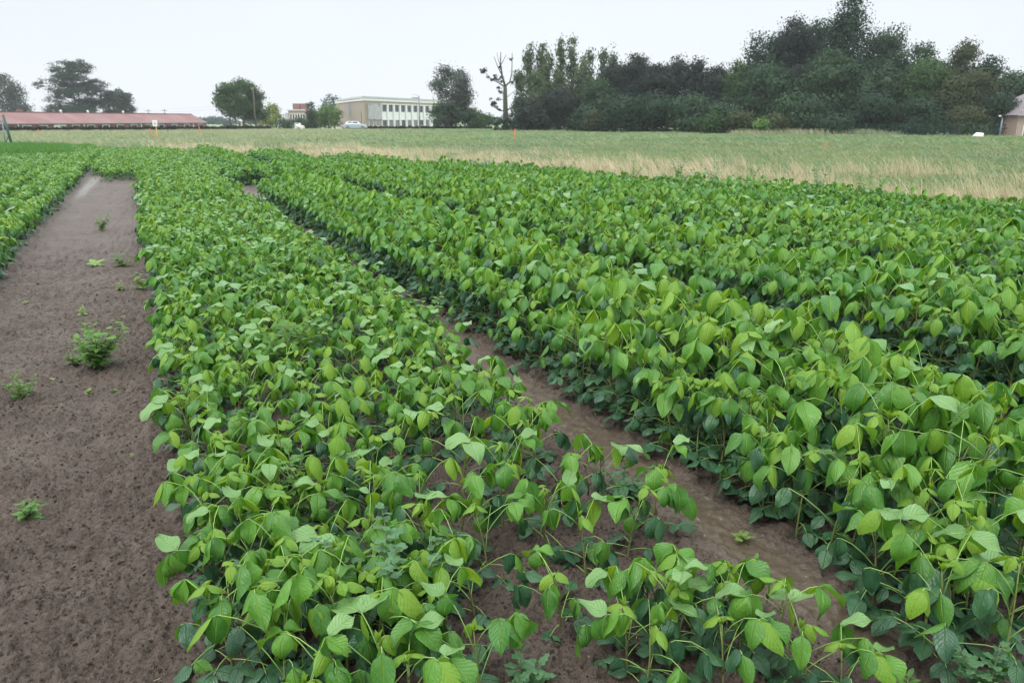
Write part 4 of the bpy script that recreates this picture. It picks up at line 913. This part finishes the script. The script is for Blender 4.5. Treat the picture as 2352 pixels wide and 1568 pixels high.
# office building
DC = 173.; cx_, cy_, _ = atD(838, 290, DC); lx, ly, _ = atD(774, 290, 205); rx, ry, _ = atD(1042, 290, 213)
off = empty('office_building', (0, 0, 0)); back = ((lx + rx) / 2 + 2, 238.)
def prism(poly, z0, z1):
    mb = MB(); n = len(poly); mb.add([(x, y, z0) for x, y in poly] + [(x, y, z1) for x, y in poly], [tuple(range(n))[::-1], tuple(range(n, 2 * n))] + [(i, (i + 1) % n, (i + 1) % n + n, i + n) for i in range(n)]); return mb
def grow(poly, k):
    mx_ = sum(p[0] for p in poly) / len(poly); my_ = sum(p[1] for p in poly) / len(poly); return [(mx_ + (x - mx_) * k, my_ + (y - my_) * k) for x, y in poly]
fp = [(cx_, cy_), (rx, ry), back, (lx, ly)]
prism(fp, -.1, 5.62).build('wall', M['brick_beige'], off)
prism(grow(fp, 1.012), 5.62, 6.05).build('fascia', M['white'], off); prism(grow(fp, 1.004), 6.05, 6.12).build('fascia', M['panel_grey'], off); prism(grow(fp, 1.020), 6.12, 6.5).build('roof', M['fascia'], off)
A, d, nrm, Ln = frame_of((cx_, cy_), (rx, ry))
def zx(px4): return (px4 / 4.9 + 820) * .91875
def S4(px4): return s_of(zx(px4), A, d)
mb = MB(); quad_box(mb, A, d, nrm, S4(487), S4(648), 1.85, 5.05, .02, .30); mb.build('cladding_panel', M['panel_grey'], off)
for a_, b_ in ((500, 516), (612, 628)): mb = MB(); quad_box(mb, A, d, nrm, S4(a_), S4(b_), 4.75, 4.98, .302, .36); mb.build('vent', M['gutter'], off)
wins = [(655, 714), (738, 790), (815, 866), (890, 941), (966, 1014), (1040, 1089), (1116, 1160), (1186, 1231)]
mb = MB(); quad_box(mb, A, d, nrm, S4(650), S4(1275), 4.95, 5.12, .02, .34); quad_box(mb, A, d, nrm, S4(650), S4(1275), 1.72, 1.84, .02, .30); mb.build('lintel', M['white'], off)
for i, (a_, b_) in enumerate(wins):
    window(off, A, d, nrm, S4(a_), S4(b_), 3.42, 4.95, 'frame_blue', 'glass', .08, 1)
    mb = MB(); quad_box(mb, A, d, nrm, S4(a_), S4(b_), 1.84, 3.42, .01, .09); mb.build('spandrel_panel', M['white'], off)
    window(off, A, d, nrm, S4(a_), S4(b_), .45, 1.72, 'frame_blue', 'glass_pale' if i % 3 else 'glass', .08, 1)
edges_ = [648] + [x for w_ in wins for x in w_] + [1275]
for i in range(0, len(edges_), 2):
    a_, b_ = edges_[i] + 3, edges_[i + 1] - 3
    if b_ - a_ < 4: b_ = a_ + 6
    mb = MB(); quad_box(mb, A, d, nrm, S4(a_), S4(b_), .2, 4.95, .012, .30); mb.build('pilaster', M['white'], off)
for a_, b_ in ((500, 553), (582, 636)): window(off, A, d, nrm, S4(a_), S4(b_), .4, 1.80, 'white', 'glass_pale', .08)
window(off, A, d, nrm, S4(1280), S4(1326), 3.35, 4.9, 'frame_blue', 'glass', .08)
window(off, A, d, nrm, S4(1342), S4(1380), 3.35, 4.9, 'frame_blue', 'glass', .08)
mb = MB(); quad_box(mb, A, d, nrm, S4(1278), S4(1392), 2.0, 3.3, .02, 1.2); mb.build('canopy', M['white'], off)
mb = MB(); quad_box(mb, A, d, nrm, S4(1285), S4(1385), .3, 1.7, .02, .06); mb.build('door', M['glass'], off)
p = A + d * S4(1262) - nrm * 4; mb = MB(); mb.box((p.x, p.y, 6.75), (1.8, 1.2, .5)); mb.build('roof_vent', M['gutter'], off)
A2, d2, n2, L2 = frame_of((lx, ly), (cx_, cy_))
a_ = s_of(zx(262), A2, d2); b_ = s_of(zx(290), A2, d2); window(off, A2, d2, n2, a_, b_, 2.5, 5.2, 'frame_blue', 'glass_pale', .12)
tag(off, 'two-storey beige brick office building with flat roof and a row of dark windows', 'building')
# block behind the birch
def block(cx0, cx1, top, D, label, m_='brick_beige', depth=12):
    x0, _, zt = atD(*sp(cx0, top), D); x1, _, _ = atD(*sp(cx1, top), D); r = empty('apartment_block', ((x0 + x1) / 2, D, 0)); mb = MB(); w = x1 - x0
    mb.box((0, depth / 2, zt / 2 - .1), (w, depth, zt)); mb.build('wall', M[m_], r); mb = MB(); mb.box((0, depth / 2, zt + .05), (w + .5, depth + .5, .3)); mb.build('roof', M['fascia'], r); tag(r, label, 'building'); return r, w, zt
block(1170, 1188, 269, 215, 'small beige block corner showing right of the birch')
b2, w2, z2 = block(720, 764, 276, 214, 'small beige flat-roofed block with two dark rooftop boxes')
for px, s_ in ((736, 1), (755, 1)):
    x = atD(*sp(px, 270), 214)[0] - b2.location.x; mb = MB(); mb.box((x, 3, z2 + .95), (1.75, 2.5, 1.5)); mb.build('rooftop_box', M['brick_red'], b2)
for k in range(6):
    A_, d_, n_, _ = Vector((-w2 / 2, -.0, 0)), Vector((1, 0, 0)), Vector((0, -1, 0)), 0; s0 = .35 + k * (w2 - .5) / 6; window(b2, A_, d_, n_, s0, s0 + .62, z2 - 2.3, z2 - .9, 'white', 'glass', .08)
mb = MB(); mb.box((-w2 / 2 - .5, 2, z2 * .42), (.9, 4, z2 * .84)); mb.build('stair_tower', M['panel_grey'], b2)

# house on the right
DH = 96.; x0, _, _ = atD(2318, 300, DH); house = empty('house', (x0 + .8, DH, -.6)); zE = 2.35 + .5; wH = 14; dH = 9
mb = MB(); mb.box((wH / 2, dH / 2, zE / 2 - .1), (wH, dH, zE + .2)); mb.build('wall', M['brick_pink'], house)
zt = zE + 2.9; e0 = .3
V = [(-e0, -e0, zE), (wH + e0, -e0, zE), (wH + e0, dH + e0, zE), (-e0, dH + e0, zE), (dH / 2 - .5, dH / 2, zt), (wH - dH / 2 + .5, dH / 2, zt)]
roof = ob('roof', mesh_from('roof', V, [(0, 1, 5, 4), (1, 2, 5), (2, 3, 4, 5), (3, 0, 4), (3, 2, 1, 0)], [M['roof_tile']], smooth=False), house)
for k in range(1, 17):
    t = k / 17; z = zE + (zt - zE) * t; xl = -e0 + (dH / 2 - .5 + e0) * t; xr = wH + e0 - (dH / 2 - .5 + e0) * t; y = -e0 + (dH / 2 + e0) * t
    mb = MB(); mb.box(((xl + xr) / 2, y - .01, z), (xr - xl, .07, .05)); mb.build('tile_course', M['roof_tile'], roof)
mb = MB(); mb.box((wH / 2, -e0 - .05, zE - .04), (wH + .6, .12, .14)); mb.build('gutter', M['gutter'], house)
Ah, dh, nh = Vector((0, 0, 0)), Vector((1, 0, 0)), Vector((0, -1, 0))
window(house, Ah, dh, nh, .75, 1.85, .2, 1.75, 'white', 'glass', .10); window(house, Ah, dh, nh, 1.9, 3.4, .2, 1.75, 'frame_blue', 'glass_pale', .1, 1)
tag(house, 'pinkish brick house with grey hipped tile roof cut by the right border', 'house')

# ------------------------------------------------------------------ posts, signs, vehicles, fence
def pole(px, top, bot, D, r0, name, label, m_='bark', arm=None, cat='pole', cross=False):
    x, y, z1 = atD(*sp(px, top), D); z0 = float(terrain(x, D)); root = empty(name, (x, D, z0)); H = z1 - z0; mb = MB(); mb.tube([(0, 0, -.1), (0, 0, H * .5), (0, 0, H)], [r0, r0 * .9, r0 * .7], 8); mb.build('post', M[m_], root, True)
    if arm:
        mb = MB(); mb.tube([(0, 0, H - .1), (arm * .5, 0, H + .25), (arm, 0, H + .3)], [.04, .035, .03], 5); q = mb.build('arm', M['steel'], root, True)
        mb = MB(); mb.box((arm * 1.15, 0, H + .27), (abs(arm) * .4, .2, .13)); mb.build('lamp_head', M['white'], root)
    if cross:
        mb = MB(); mb.box((0, 0, H - .4), (1.6, .12, .12)); mb.build('crossarm', M[m_], root)
        for k in (-.7, .7): mb = MB(); mb.tube([(k, 0, H - .34), (k, 0, H - .1)], .05, 6); mb.build('insulator', M['white'], root)
    tag(root, label, cat); return Vector((x, D, z1))
pole(632, 218, 318, 150, .15, 'utility_pole', 'weathered utility pole before the rounded green trees', 'bark')
pole(1047, 240, 318, 150, .13, 'street_lamp', 'dark lamp post with short arm before the office windows', 'gutter', arm=-1.0, cat='lamp')
pole(903, 279, 318, 165, .06, 'garden_lamp', 'thin green lamp post beside the silver car', 'bark_green', cat='lamp')
pole(689, 285, 318, 150, .09, 'green_post', 'thin teal post right of the yellow-green tree', 'bark_green')
t1 = pole(370, 274, 300, 235, .12, 'power_pole', 'small power pole above the red roof, left one', 'bark', cross=True); t2 = pole(411, 273, 300, 240, .12, 'power_pole', 'small power pole above the red roof, right one', 'bark', cross=True)
pole(2506, 297, 345, 82, .09, 'street_lamp', 'small lamp post left of the brick house', 'gutter', arm=-.25, cat='lamp')
def wire(P_, label):
    pts = []
    for a_, b_ in zip(P_[:-1], P_[1:]):
        for k in range(9): t = k / 8; p = Vector(a_).lerp(Vector(b_), t); p.z -= .5 * 4 * t * (1 - t); pts.append(p)
    mb = MB(); mb.tube(pts[::1], .012, 4); tag(mb.build('power_cable', M['gutter'], None, True), label, 'cable')
wire([atD(*sp(-40, 256), 215), t1, t2, atD(*sp(640, 250), 200)], 'upper thin power cable strung over the red roof'); 
wire([atD(*sp(-40, 262), 215), t1 - Vector((0, 0, .9)), t2 - Vector((0, 0, .9)), atD(*sp(640, 257), 200)], 'lower thin power cable strung over the red roof')
M['orange'] = mat('orange', (.80, .13, .05), .5); M['yellow'] = mat('yellow', (.55, .38, .06), .6); M['fence_green'] = mat('fence_green', (.015, .075, .05), .5); M['galv'] = mat('galv', (.16, .20, .25), .45, metal=.5)
for q, (px, top, bot, ln, lb) in enumerate([(101, 327, 341, -.10, 'tilted orange marker stake before the barn, leftmost'), (380, 324, 337, -.12, 'tilted orange marker stake left of the white sign'), (500, 320, 340, 0, 'orange marker stake at the right end of the barn'),
        (1287, 326, 351, 0, 'orange marker stake below the bare pollarded tree'), (1568, 321, 328, 0, 'tiny orange stake before the dark wood, left one'), (1722, 320, 331, 0, 'orange stake before the dark wood, middle one'), (1820, 322, 334, 0, 'orange stake at the yellowish bush'), (2062, 360, 378, 0, 'orange marker stake in the meadow on the right'), (1500, 321, 326, 0, 'faint orange stake before the poplars')]):
    x, y = gnd(*sp(px, bot)); sc = y / F * .91875 * (bot - top); root = empty('marker_stake', (x, y, 0)); mb = MB(); H = sc + .05
    mb.box((0, 0, H * .5), (max(.045, y * .0011), .035, H)); st = mb.build('stake', M['orange'], root); mb = MB(); mb.box((0, 0, H + .01), (max(.05, y * .0013), .04, .03)); mb.build('cap', M['orange'], root)
    root.rotation_euler = (0, ln * 2, 0); tag(root, lb, 'marker stake', 'orange marker stakes in the meadow')
x, y = gnd(*sp(394, 350)); root = empty('sign', (x, y, 0)); k = y / F * .91875
mb = MB(); mb.tube([(0, 0, -.1), (0, 0, 32 * k)], .035, 8); mb.build('post', M['yellow'], root, True)
mb = MB(); mb.box((-.05, -.05, 39 * k), (11.5 * k, .03, 14 * k)); q = mb.build('board', M['white'], root)
mb = MB()
for z in (41, 38.5, 36): mb.box((-.05, -.068, z * k), (6.5 * k, .004, .8 * k))
mb.build('lettering', mat('ink', (.12, .14, .16), .7), root)
tag(root, 'white field sign with small grey marks on a yellow post', 'sign')
mb = MB(); r = random.Random(2)
for a_ in range(7):
    t = a_ / 6 * 1.4; mb.tube([(x - .5 + t * .6, y - .3, .05), (x - .42 + t * .6 + r.uniform(-.1, .1), y - .3, .32 + r.uniform(-.1, .1)), (x - .3 + t * .6, y - .25, .42)], .012, 4)
tag(mb.build('plastic_netting', M['orange']), 'crumpled orange plastic netting at the foot of the white sign', 'netting')

# fence corner, left border
x, y = gnd(*sp(26, 371)); fr = empty('fence', (x, y, 0)); k = y / F * .91875
def post(p0, p1, r0, m_, nm): mb = MB(); mb.tube([p0, p1], r0, 8); return mb.build(nm, m_, fr, True)
post((.15, 0, 0), (-.12, 0, 78 * k), .075, M['fence_green'], 'corner_post'); post((-.1, -.25, -.05), (-.2, -.05, 66 * k), .035, M['galv'], 'pole'); post((-.55, 0, 0), (-1.15, 0, 58 * k), .055, M['fence_green'], 'brace'); post((-.5, .1, 0), (.0, .05, 30 * k), .03, M['fence_green'], 'brace')
mb = MB(); post((-6, 0, 1.62), (-.2, 0, 1.62), .02, M['fence_green'], 'rail')
for z in np.arange(.15, 1.62, .10): mb.tube([(-6, 0, z), (-.15, 0, z)], .005, 3)
for q in np.arange(-6, -.2, .10): mb.tube([(q, 0, .1), (q, 0, 1.62)], .004, 3)
mb.build('wire_mesh', M['fence_green'], fr); mb = MB(); mb.box((-.2, -.2, .04), (1.1, .7, .12)); mb.build('footing', M['concrete'], fr)
for q in (-3, -6): post((q, 0, 0), (q, 0, 1.9), .04, M['fence_green'], 'post')
tag(fr, 'dark green wire mesh fence end with braced post and grey pole', 'fence')
# far mesh fence by the wood
A_ = Vector(atD(*sp(2130, 330), 90)); B_ = Vector(atD(*sp(2500, 330), 88)); f2 = empty('fence', (A_.x, A_.y, 0)); dd = B_ - A_
for q in range(12): mb = MB(); t = q / 11; mb.tube([(dd.x * t, dd.y * t, 0), (dd.x * t, dd.y * t, 1.3)], .03, 5); mb.build('post', M['fence_green'], f2)
mb = MB()
for z in np.arange(.2, 1.3, .18): mb.tube([(0, 0, z), (dd.x, dd.y, z)], .010, 3)
for t in np.linspace(0, 1, 100): mb.tube([(dd.x * t, dd.y * t, .1), (dd.x * t, dd.y * t, 1.25)], .006, 3)
mb.build('wire_mesh', M['fence_green'], f2); tag(f2, 'low green wire mesh fence running along the big wood to the house', 'fence')

def car(px, D, rz, paint, label, name='parked_car', z=None):
    x = atD(px, 290, D)[0]; root = empty(name, (x, D, float(terrain(x, D)) if z is None else z), rz)
    prof = [(-2.1, .35), (-2.12, .75), (-2.0, .92), (-1.75, 1.02), (-1.45, 1.42), (-1.2, 1.5), (.25, 1.5), (.55, 1.42), (1.15, 1.0), (1.9, .86), (2.1, .68), (2.12, .35), (1.65, .30), (-1.6, .30)]
    V = []; ws = [(-.80, 0), (.80, 0)]; n = len(prof)
    for sy in (-1, 1):
        for (a_, b_) in prof: wy = .86 if b_ < 1.05 else .66; V.append((a_, sy * wy, b_))
    Fc = [tuple(range(n)), tuple(range(n, 2 * n))[::-1]] + [(i, i + n, (i + 1) % n + n, (i + 1) % n) for i in range(n)]
    o = ob('body', mesh_from('body', V, Fc, [paint], smooth=False), root); bv = o.modifiers.new('edge', 'BEVEL'); bv.width = .05; bv.segments = 2
    for sy in (-1, 1):
        for a_, b_ in ((-1.35, -.55), (-.48, .35)):
            q = ob('window', mesh_from('window', [(a_, sy * .85, 1.03), (b_ + (.35 if b_ > 0 else 0), sy * .85, 1.03), (b_, sy * .70, 1.40), (a_ + .12, sy * .70, 1.40), (a_, sy * .80, 1.03), (b_, sy * .80, 1.03), (b_, sy * .64, 1.40), (a_ + .12, sy * .64, 1.40)], [(0, 1, 2, 3), (7, 6, 5, 4), (0, 4, 5, 1), (3, 2, 6, 7), (1, 5, 6, 2), (0, 3, 7, 4)], [M['glass']], smooth=False), root)
        for a_ in (-1.3, 1.35):
            mb = MB(); V2, F2 = tube([(a_, sy * .70, .32), (a_, sy * .90, .32)], .32, 14); mb.add(V2, F2); w_ = mb.build('wheel', M['rubber'], root, False)
            mb = MB(); V2, F2 = tube([(a_, sy * .88, .32), (a_, sy * .915, .32)], .19, 10); mb.add(V2, F2); mb.build('rim', M['steel'], w_)
        mb = MB(); mb.box((2.08, sy * .62, .68), (.12, .34, .15)); mb.build('headlight', M['glass_pale'], root); mb = MB(); mb.box((-2.1, sy * .66, .80), (.08, .28, .16)); mb.build('tail_light', M['orange'], root)
    for xs, zs in (((.52, 1.12), (1.40, 1.03)), ((-1.50, -1.80), (1.38, 1.04))):
        q = ob('windscreen', mesh_from('windscreen', [(xs[0], -.60, zs[0]), (xs[0], .60, zs[0]), (xs[1], .74, zs[1]), (xs[1], -.74, zs[1])], [(0, 1, 2, 3)], [M['glass']], smooth=False), root); so = q.modifiers.new('t', 'SOLIDIFY'); so.thickness = .05; so.offset = 0
    tag(root, label, 'car'); return root
car(816, 148, .12, mat('paint_silver', (.45, .50, .56), .3, metal=.3), 'silver-blue car parked before the beige gable of the office building')
car(674, 170, PI, mat('paint_white', (.7, .7, .7), .35), 'white car half hidden by bushes before the small beige block', z=-.4)
x, y, _ = atD(*sp(2444, 340), 79); mb = MB(); V = [(-.5, -.3, 0), (.42, -.3, 0), (.42, .3, 0), (-.5, .3, 0), (-.15, -.2, .42), (.48, -.22, .38), (.45, .2, .42), (-.1, .2, .45), (.1, -.25, .2)]
mb.add([(x + a_, y + b_, c_ + .1) for a_, b_, c_ in V[:8]], [(3, 2, 1, 0), (4, 5, 6, 7), (0, 1, 5, 4), (1, 2, 6, 5), (2, 3, 7, 6), (3, 0, 4, 7)])
o = mb.build('white_cover', M['white']); bv = o.modifiers.new('edge', 'BEVEL'); bv.width = .06; bv.segments = 2
tag(o, 'small slanted white cover lying at the meadow border near the house', 'cover')

# ------------------------------------------------------------------ rainy air
hb = MB(); hb.box((0, 240, 15.0), (700, 560, 34.0)); hz = hb.build('haze', [])
hm = bpy.data.materials.new('haze'); hm.use_nodes = True; t = hm.node_tree; t.nodes.clear(); vo = t.nodes.new('ShaderNodeVolumePrincipled'); vo.inputs['Color'].default_value = (.93, .96, 1, 1)
vo.inputs['Density'].default_value = .0003; ou = t.nodes.new('ShaderNodeOutputMaterial'); t.links.new(vo.outputs[0], ou.inputs['Volume']); hz.data.materials.append(hm)
tag(hz, 'thin grey rainy haze over the whole field', 'haze', kind='stuff')
